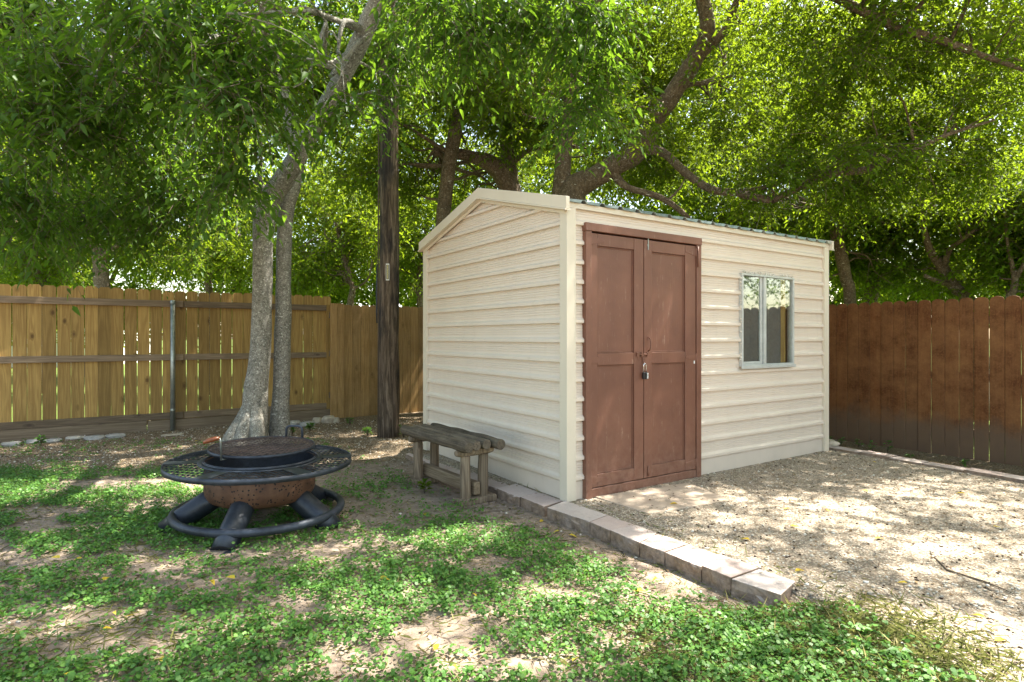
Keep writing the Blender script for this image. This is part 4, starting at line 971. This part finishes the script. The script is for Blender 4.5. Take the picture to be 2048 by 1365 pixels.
rtree('stubby broken trunk tree in the thicket beyond the brown fence', 11.4,
  [[(1740,620,.13), (1746,570,.125), (1748,530,.12), (1738,515,.08), (1760,470,.05), (1755,420,.045), (1750,330,.03)], [(1746,560,.05),(1775,545,.03),(1800,530,.02)]],
  [(P(1780,500,11.6), (1.1,.9,.9), 470), (P(1820,400,11.4), (1.2,1.0,.8), 480), (P(1720,330,11.2), (1.2,1.,.7), 360)], 23, thr=.45)
rtree('leaning dark trunk tree at the middle of the brown fence top', 10.0,
  [[(1960,640,.10),(1935,600,.10),(1905,570,.09),(1885,535,.085),(1860,500,.06),(1845,430,.04),(1850,330,.02)], [(1905,570,.05),(1880,565,.04),(1850,552,.03)], [(1885,540,.05),(1900,500,.04),(1925,480,.03),(1950,460,.02)]],
  [(P(1900,520,10.4), (1.1,.8,.8), 480), (P(1880,400,10.2), (1.2,1.0,.8), 520), (P(1970,430,9.8), (1.0,.9,.9), 420)], 25, thr=.45)
rtree('thin forked tree nearest the right end of the brown fence', 9.0,
  [[(2018,610,.05),(2024,590,.048),(2030,560,.045),(2022,520,.03),(2014,480,.02),(2010,400,.015)], [(2030,560,.035),(2048,530,.03),(2070,500,.02)]],
  [(P(2030,500,9.4), (.9,.8,.9), 420), (P(2080,380,9.0), (1.0,.9,.9), 380), (P(2120,560,9.2), (.8,.8,.8), 250)], 27, thr=.44)
# trees beyond the cedar fence
LF = 'trees beyond the cedar fence'
rtree('tree with scarred orange bark showing above the cedar fence at left', 12.4,
  [[(205,600,.16),(203,560,.15),(200,520,.14),(190,490,.12),(183,465,.10),(178,420,.08),(175,330,.05)], [(200,520,.08),(225,500,.05),(250,480,.03)]],
  [(P(150,430,12.6), (1.6,1.1,1.0), 560), (P(60,500,12.8), (1.2,.9,.8), 380), (P(250,350,12.2), (1.4,1.,.9), 460), (P(60,350,12.), (1.3,1.0,1.), 400)], 31, group=LF, name='yard_tree', ln=.10)
rtree('low dark tree above the left end of the cedar fence', 13.4,
  [[(85,600,.2),(88,560,.18),(80,520,.15),(70,460,.08),(60,380,.04)]],
  [(P(40,520,13.8), (1.2,.9,.6), 320), (P(-60,440,13.4), (1.2,1.,1.2), 380), (P(120,550,13.6), (.8,.7,.45), 160)], 33, group=LF, name='yard_tree', ln=.10)
rtree('bushy bright tree behind the cedar fence left of the two stems', 13.,
  [[(420,610,.08),(415,560,.07),(405,500,.05),(400,430,.03)], [(415,560,.04),(450,520,.03),(480,470,.02)]],
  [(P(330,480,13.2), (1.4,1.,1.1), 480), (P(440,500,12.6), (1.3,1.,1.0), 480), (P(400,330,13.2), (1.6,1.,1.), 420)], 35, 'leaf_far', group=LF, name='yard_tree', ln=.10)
rtree('bright leafy tree between the two stems and the utility pole', 12.4,
  [[(700,620,.07),(705,580,.06),(690,520,.05),(670,440,.03)], [(705,580,.03),(735,560,.02),(745,520,.015)]],
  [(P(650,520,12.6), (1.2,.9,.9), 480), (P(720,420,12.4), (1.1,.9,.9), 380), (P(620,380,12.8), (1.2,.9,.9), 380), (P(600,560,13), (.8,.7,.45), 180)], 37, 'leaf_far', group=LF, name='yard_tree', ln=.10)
rtree('pale sunlit tree between the utility pole and the shed', 13.4,
  [[(840,620,.07),(838,560,.06),(850,480,.05),(860,400,.03)]],
  [(P(840,520,13.6), (.9,.8,1.0), 360), (P(900,410,13.8), (1.0,.8,.8), 300), (P(780,450,13.6), (1.,.8,.9), 300)], 39, 'leaf_far', group=LF, name='yard_tree', ln=.10)
# distant row
far = [(-26,24,'widest'), (-19,21,''), (-13.5,19,''), (-8.5,18.5,''), (-4,18,''), (.5,18,''), (5,17.5,''), (9.5,18,''), (14,17,''), (19.5,19,''), (26,21,'')]
flab = ['far leafy tree at the left edge of the distant row behind the low dark tree', 'far leafy tree behind the scarred orange bark tree', 'far tree filling the gap left of the bushy bright tree', 'far tree directly behind the bushy bright tree', 'far tree behind the two grey stems and the pole', 'far tree showing behind the roof ridge', 'far tree behind the leaning limb over the roof', 'far tree seen between leaning tree limbs above the window', 'far tree behind the forked tree at the shed corner', 'far tree behind the stubby broken trunk', 'far tree at the right edge of the distant row']
for k, (x, y, _) in enumerate(far):
    hh = 6.6 + 1.2*math.sin(k*2.3)
    tree('distant_tree', flab[k], (x, y, -.1), [[(x, y, -.3, .28), (x+.1, y, 1.5, .22), (x-.1, y, 3.2, .16), (x+.2, y, 5, .08)], [(x, y, 1.8, .1), (x+.9, y-.3, 3.2, .06), (x+1.6, y-.5, 4.6, .03)]],
      [((x, y, 5.4), (2.7,2.0,2.4), 1000), ((x-1.3, y-.5, 2.9), (1.7,1.3,1.7), 560), ((x+1.4, y-.4, 2.7), (1.6,1.3,1.7), 560), ((x+.3, y-.3, hh+1.4), (2.2,1.6,1.6), 220), ((x, y-1.2, 3.0), (2.7,1.0,2.0), 800), ((x+.5, y+.8, 9.6), (3.2,1.4,2.8), 1900, .30)],
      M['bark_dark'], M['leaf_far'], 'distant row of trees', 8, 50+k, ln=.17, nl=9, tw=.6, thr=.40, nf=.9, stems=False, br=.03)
# shade trees standing outside the frame whose crowns dapple the yard
tree('shade_tree', 'tall tree outside the right edge whose crown shades the gravel', (8.6, 2.2, -.2),
  [[(8.6,2.2,-.3,.3), (8.5,2.2,2.,.24), (8.2,2.3,4.,.18), (7.6,2.4,6.,.1)], [(8.4,2.2,3.,.12), (7.2,2.8,4.6,.08), (6.0,3.2,5.4,.04)], [(8.4,2.2,3.2,.12), (7.4,.8,4.8,.08), (6.4,-.2,5.6,.04)]],
  [((7.0,3.2,6.0), (2.4,2.2,.9), 900), ((3.9,2.0,6.1), (2.4,2.0,.8), 850), ((9.0,4.6,5.2), (1.8,2.0,1.6), 420), ((8.8,7.6,4.0), (1.4,2.4,2.0), 620)],
  M['bark_dark'], M['leaf_mid'], None, 16, 71, ln=.10, thr=.50, nf=1.0, tw=.5, cull=vis_cull)

for k, (x, y) in enumerate(((11.5, 4.4), (12.5, 7.6))):
    tree('thicket_tree', ['bushy tree outside the frame seen mirrored in the window', 'taller bushy tree outside the frame beyond the brown fence'][k], (x, y, -.2), [[(x,y,-.3,.2), (x,y+.1,2,.15), (x-.1,y,4,.08)]],
      [((x-.8, y, 3.2), (2.0,2.0,2.2), 900), ((x-.3, y+.4, 5.6), (1.8,2.,1.6), 500)], M['bark_dark'], M['leaf_mid'], None, 8, 90+k, ln=.10, thr=.44, nf=1.0, tw=.5)
# ------------------------------------------------------------------ houses glimpsed over the fence
def house(x, y, wd, dp, hw, hr, rz, label, wallc):
    h = tag(empty('neighbour_house', (x, y, -.1), rz), label, 'house')
    b = MB(); b.box(-wd/2, wd/2, 0, dp, 0, hw); b.build('wall', wallc, h)
    b = MB(); b.prism([(-.4, hw-.1), (dp/2, hr), (dp+.4, hw-.1), (dp+.4, hw+.02), (dp/2, hr+.12), (-.4, hw+.02)], -wd/2-.4, wd/2+.4, 'x'); b.build('roof', M['white'], h)
    for xx in (-wd*.3, wd*.2):
        b = MB(); b.box(xx, xx+1.0, -.04, -.002, 1.0, 2.0); wn_ = b.build('window', M['winframe'], h); b = MB(); b.box(xx+.06, xx+.94, -.06, -.042, 1.06, 1.94); b.build('pane', M['glass'], wn_)
    return h
house(-22.5, 24.5, 9, 6, 2.6, 3.6, .1, 'pale house with white roof glimpsed over the cedar fence at far left', M['white'])
house(-5.8, 25, 6, 6, 2.2, 2.9, .0, 'pale house with white roof glimpsed left of the utility pole', M['white'])

# ------------------------------------------------------------------ ground cover
def scatter(n, x0, x1, y0, y1, dens, seed):
    r = np.random.default_rng(seed); x = r.uniform(x0, x1, n); y = r.uniform(y0, y1, n)
    k = r.random(n) < dens(x, y); return x[k], y[k], r
bare = [(PG(700,1095), .34, .20), (PG(520,965), .6, .25), (PG(760,1040), .35, .2), (PG(420,1110), .3, .1), (PG(150,1290), .3, .08), (PG(680,1340), .25, .07), (PG(380,1180), .25, .07), (PG(590,1110), .22,.12), (PG(320,1150), .26,.10), (PG(230,1240), .30,.07), (PG(90,1255), .3,.08), (PG(600,1225), .22,.07), (PG(270,1290), .3,.09), (PG(930,1255), .2,.09), (PG(1100,1185), .2,.07), (PG(820,1290), .25,.09), (PG(1060,1330), .25,.08), (PG(1200,1090), .25,.2), (PG(1330,1170), .25,.16), (PG(470,1160), .2,.07),
        (PG(800,1000), .5,.35), (PG(600,975), .5,.2), (PG(560,1200), .16,.05), (PG(1250,1290), .2,.08), (PG(900,985), .35,.3), (PG(1010,1030), .3,.25), (PG(100,1060), .0001,.0001), (PG(300,1010), .22,.1), (PG(190,975), .25,.1), (PG(240,930),.4,.2), (PG(60,1190), .12,.04)]
def wall_dist(x, y):
    bx = np.where(y > 2.73, .247 + (4.165 - y) * .718, 1.277 + (2.73 - y) * .25); return bx - x
def cover(x, y):
    n = fbm2(x, y*1.5, 1.5, 21, 4) + .35*(fbm2(x, y*1.4, 6., 4, 2) - .5)
    d = sstep(.395, .475, n + .085 - .04*sstep(3.2, 4.2, y))
    for (c, a, b_) in bare:
        e = ((x-c[0])/a)**2 + ((y-c[1])/(b_*1.4))**2; d = d * (1 - .93*np.exp(-e*.8))
    wd = wall_dist(x, y); d = d * sstep(np.where(y < 2.7, -.25, .18), np.where(y < 2.7, .2, .5), wd + .5*(fbm2(x, y, 3., 8) - .5))
    far_ = sstep(4.7, 5.5, y + .12*x + .8*(fbm2(x, y, 1.2, 5)-.5)); d = d * (1 - .93*far_)
    return np.clip(d, 0, 1)
x, y, r = scatter(56000, -6.5, 1.9, 1.5, 7.2, cover, 3)
keep = (np.abs(x) < .98*y + .4); x, y = x[keep], y[keep]
n = len(x); zc = ground_z(x, y); per = 9
hgt = .022 + .034*fbm2(x, y, 2.2, 30)*r.random(n)*1.4
c = np.stack([x, y, zc], 1)
a = r.random((n, per))*2*math.pi; rad = (.008 + .034*r.random((n, per)))
lp = c[:, None] + np.stack([np.cos(a)*rad, np.sin(a)*rad, hgt[:, None]*(.45 + .75*r.random((n, per)))], -1); lp = lp.reshape(-1, 3); N = len(lp)
nrm_ = norm(np.stack([np.cos(a)*.45, np.sin(a)*.45, np.ones_like(a)], -1).reshape(-1, 3) + r.normal(size=(N, 3))*.28)
t1 = norm(np.cross(nrm_, norm(r.normal(size=(N, 3))))); t2 = np.cross(nrm_, t1)
sz = .0048 + .0066*r.random(N)
ang = np.linspace(0, 2*math.pi, 7)[:-1]; shp = np.array([1.15, .95, .9, .75, .9, .95])
V = lp[:, None] + (t1[:, None]*np.cos(ang)[None, :, None]*shp[None, :, None] + t2[:, None]*np.sin(ang)[None, :, None]*.9)*sz[:, None, None]
V = V.reshape(-1, 3); Fc = np.arange(N*6).reshape(N, 6)
gc_ = raw_mesh('ground_cover', V, Fc, M['leaf_weed'], attrs={'rnd': ('FACE', r.random(N))}); tag(gc_, 'low green clover like weeds spreading over the bare soil lawn', 'ground cover', kind='stuff')
# dry and green grass blades
def dens_g(x, y):
    wd = wall_dist(x, y); d = .22 + .9*np.exp(-((x-1.35)**2/.35 + (y-2.25)**2/.22)) + .35*sstep(.5, .6, fbm2(x, y, 2., 17))
    return d * sstep(-.75, .0, wd) * (1 - .9*sstep(3.8, 5., y))
x, y, r = scatter(60000, -4.5, 1.9, 1.5, 5.5, dens_g, 8); x2, y2, _ = scatter(16000, .5, 2.0, 1.5, 2.75, dens_g, 88); x = np.concatenate([x, x2]); y = np.concatenate([y, y2]); keep = np.abs(x) < .95*y + .2; x, y = x[keep], y[keep]; n = len(x)
jit = .06*(vnoise(np.stack([x, y, x*0], 1), 9., 2) - .5); x = x + jit
z = ground_z(x, y); a = r.random(n)*2*math.pi; d = norm(np.stack([np.cos(a), np.sin(a), .15 + .7*r.random(n)], 1))
V, Fc, li = leaves(np.stack([x, y, z], 1), d, norm(r.normal(size=(n, 3)) + np.array([0,0,1.5])), (.025 + .05*r.random(n))*np.where(y < 2.7, 1.3, 1), .0020 + .0020*r.random(n), fold=.0, curl=.35)
g_ = raw_mesh('grass', V, Fc, M['grass'], attrs={'rnd': ('FACE', r.random(n)[li])}); tag(g_, 'thin dry grass blades matted between the weeds', 'grass', kind='stuff')
# leaf litter and bits
def dens_l(x, y): 
    return .34 + .10*gravel_mask(x, y) + .84*np.maximum(is_litter(x, y), .7*sstep(.03, .3, edge_side(x, y))*(x > 1.5)) + .3*np.exp(-(wall_dist(x, y)-.15)**2/.02)
x, y, r = scatter(60000, -6.5, 5.6, 1.6, 9.3, dens_l, 18)
loc = (np.stack([x, y], 1) - np.array([A0.x, A0.y])); su = loc @ np.array([U.x, U.y]); sv = loc @ np.array([Wv.x, Wv.y])
keep = (np.abs(x) < .95*y + .2) & ~((su > -.02) & (su < L) & (sv > 0) & (sv < D)); x, y = x[keep], y[keep]; n = len(x)
z = ground_z(x, y) + .004; a = r.random(n)*2*math.pi
d = norm(np.stack([np.cos(a), np.sin(a), .25*r.normal(size=n)], 1))
V, Fc, li = leaves(np.stack([x, y, z], 1), d, norm(np.array([0,0,1.]) + r.normal(size=(n, 3))*.35), .012 + .030*r.random(n)**2, .005 + .012*r.random(n)**2, curl=.1)
l_ = raw_mesh('leaf_litter', V, Fc, M['litter'], attrs={'rnd': ('FACE', r.random(n)[li])}); tag(l_, 'dry brown leaf litter scattered over soil and gravel', 'litter', kind='stuff')
# gravel stones
def dens_s(x, y):
    gm = gravel_mask(x, y); return np.clip(gm*(.35 + .65*sstep(5.5, 2.2, y)) + .04 + .5*is_litter(x, y) + .08*np.exp(-(wall_dist(x, y)-.1)**2/.03), 0, 1)
x, y, r = scatter(85000, -6.5, 5.2, 1.6, 9.0, dens_s, 28)
loc = (np.stack([x, y], 1) - np.array([A0.x, A0.y])); su = loc @ np.array([U.x, U.y]); sv = loc @ np.array([Wv.x, Wv.y])
keep = (np.abs(x) < .95*y + .2) & ~((su > -.25) & (su < L) & (sv > 0) & (sv < D))
slabm = (sv < -.0) & (sv > -.50) & (su > .36) & (su < 1.15) & (r.random(len(x)) < .93); keep &= ~slabm
x, y = x[keep], y[keep]; n = len(x); z = ground_z(x, y)
ico = bmesh.new(); bmesh.ops.create_icosphere(ico, subdivisions=1, radius=1); ico.verts.ensure_lookup_table(); IV = np.array([v.co[:] for v in ico.verts]); IF = np.array([[v.index for v in f.verts] for f in ico.faces]); ico.free()
s = .0028 + .0075*r.random(n)**3.0 + .004*(y < 2.9)*r.random(n)
dk = r.random(n) < .075; s = np.where(dk, .0048 + .0035*r.random(n), s)
sc3 = s[:, None]*np.stack([.8+.6*r.random(n), .8+.6*r.random(n), .45+.35*r.random(n)], 1)
V = (IV[None]*(1 + .25*r.normal(size=(n, len(IV), 1)).clip(-1, 1)))*sc3[:, None]
th = r.random(n)*math.pi; cx, sx = np.cos(th)[:, None], np.sin(th)[:, None]
V = np.stack([V[..., 0]*cx - V[..., 1]*sx, V[..., 0]*sx + V[..., 1]*cx, V[..., 2]], -1) + np.stack([x, y, z + s*.25], 1)[:, None]
Fc = (IF[None] + (np.arange(n)*len(IV))[:, None, None]).reshape(-1, 3)
def mat_gravel():
    g = G('gravel_stones', .9, .2); r_ = g.attr('rnd')
    g.col(g.ramp(r_, [(0.,(.03,.018,.012)),(.10,(.06,.035,.02)),(.2,(.30,.24,.18)),(.6,(.48,.42,.33)),(.9,(.60,.55,.46)),(1.,(.68,.65,.58))])); g.bump(g.noise(g.pos(), 300, 3, .6), .3, .001); return g.m
gv_ = raw_mesh('gravel', V.reshape(-1, 3), Fc, mat_gravel(), attrs={'rnd': ('FACE', np.repeat(np.where(dk, .04, .15 + .85*r.random(n)), len(IF)))}); tag(gv_, 'pale crushed limestone gravel in front of the shed', 'gravel', kind='stuff')
# fallen yellow leaves: individuals
YL = [(270,1232),(205,1258),(120,1118),(165,1117),(200,1163),(228,1225),(130,1350),(420,1162),(470,1157),(325,1325),(760,1155),(945,1187),(868,1302),(905,1330),(1145,1325),(1238,1165),(1268,1168),(1315,1140),(1080,1033),(1137,1058),(1120,1050),(1500,1082),(1355,1010),(1590,1145),(1588,1190),(1750,1080),(1815,1170),(1970,1240),(1990,1285),(1650,1022),(1570,1022),(1985,1055),(1930,990),(1745,925),(95,880),(170,895),(180,908),(330,875),(390,880),(850,1030),(1735,985),(1580,1055)]
r = random.Random(3)
for k, (px, py) in enumerate(YL):
    x, y = PG(px, py, -.03 if px < 1150 else 0.0); ln = r.uniform(.035, .065)
    lab = 'yellow fallen leaf lying among the green ground cover' if px < 1320 and not (px > 1070 and py < 1070) else 'yellow fallen leaf lying on the pale gravel'
    if py < 915 and px < 1000: lab = 'yellow fallen leaf lying on the brown litter by the cedar fence'
    if 1070 < px < 1150 and py < 1070: lab = 'yellow fallen leaf on the soil below the block wall'
    a = r.random()*6.28; zz = gz(x, y) + (.030 if 'cover' in lab else .008)
    V, Fc, li = leaves(np.array([[0,0,0.]]), norm(np.array([[math.cos(a), math.sin(a), .12]])), norm(np.array([[r.gauss(0,.3), r.gauss(0,.3), 1]])), np.array([ln]), np.array([ln*.42]), True, curl=.2)
    o = raw_mesh('fallen_leaf', V, Fc, M['yellow'], attrs={'rnd': ('FACE', np.full(len(Fc), r.random()))}); o.location = (x, y, zz); tag(o, lab, 'leaf', lab.replace('leaf', 'leaves'))
# stick on the gravel
sp = [PG(1860,1108,0), PG(1895,1142,0), PG(1925,1152,0), PG(1965,1165,0), PG(2000,1178,0), PG(2030,1192,0)]
b = MB(); b.tube([(p[0], p[1], gz(*p) + .006) for p in sp], [.003,.0055,.0045,.004,.0035,.002], 7, bump=.3, freq=30)
tag(b.build('stick', M['twig']), 'thin dark fallen stick lying on the sunlit gravel', 'stick')
# small plants
def plant(name, x, y, n, h, ln, wd, label, seed, m='leaf_weed', up=.6, group=None):
    r = np.random.default_rng(seed); z = gz(x, y); t_ = tag(empty(name, (x, y, z)), label, 'plant', group)
    a = r.random(n)*6.28; hh = h*(.25 + .75*r.random(n)); rr = .25*h*r.random(n)
    pos = np.stack([np.cos(a)*rr, np.sin(a)*rr, hh], 1); d = norm(np.stack([np.cos(a), np.sin(a), r.normal(size=n)*.3 + up - .3], 1))
    V, Fc, li = leaves(pos, d, norm(np.array([0,0,1.]) + r.normal(size=(n, 3))*.25), ln*(.6+.6*r.random(n)), wd*(.6+.6*r.random(n)), True)
    raw_mesh('foliage', V, Fc, M[m], t_, attrs={'rnd': ('FACE', r.random(n)[li])})
    b = MB()
    for i in range(0, n, 3): b.tube([(0,0,0), tuple(pos[i]*np.array([.5,.5,.6])), tuple(pos[i])], [.0025,.002,.0015], 5)
    b.build('stem', M['twig'], t_); return t_
x, y = PG(1800,1298,0); plant('broadleaf_weed', x, y, 12, .03, .075, .035, 'broad leaved green weed on the gravel at lower right', 1, up=.35)
x, y = PG(1730,1258,0); plant('small_weed', x, y, 26, .035, .03, .016, 'small dark weed behind the broad leaved weed on gravel', 2)
x, y = PG(849,987); plant('leafy_weed', x, y, 26, .10, .055, .035, 'leafy pale green weed in front of the bench', 3, 'leaf_mid')
x, y = PG(792,875); plant('leafy_weed', x+.1, y-.05, 26, .16, .05, .03, 'low green weed at the foot of the utility pole', 4)
for k, (px, py) in enumerate(((100,900), (72,893))):
    pass
wl_ = ['tiny weed at the fence foot closest to the shed corner', 'second tiny weed from the shed along the brown fence', 'bushy weed at the brown fence foot', 'upright weed at the fence foot left of the pale gap', 'thin weed with yellowish leaves by the pale fence gap', 'weed climbing the brown fence gap', 'flat green weed between edging and brown fence', 'small lone weed at the middle of the fence foot']
for k, (px, py, h) in enumerate(((1659,884,.10), (1682,886,.09), (1718,890,.11), (1745,899,.11), (1775,900,.14), (1856,898,.16), (1820,926,.05), (1928,928,.08))):
    Y_ = 1.38*F/(py+2-675); x = (px-1024)/F*Y_; plant('fence_weed', x, Y_, 14, h, .05, .032, wl_[k], 30+k, group='weeds along the brown fence')
for k, (px, py, lab) in enumerate(((82,893,'tall weed clump by the rocks under the left kickboard'), (620,862,'sunlit weed clump right of the two grey stems'), (585,868,'sunlit weed clump touching the grey stems'), (700,850,'small sunlit weed clump before the picket fence'), (735,870,'low weed clump left of the utility pole'))):
    x, y = PG(px, py); plant('weed_clump', x, y, 34, .11, .05, .035, lab, 60+k, group='weed clumps near the cedar fence')
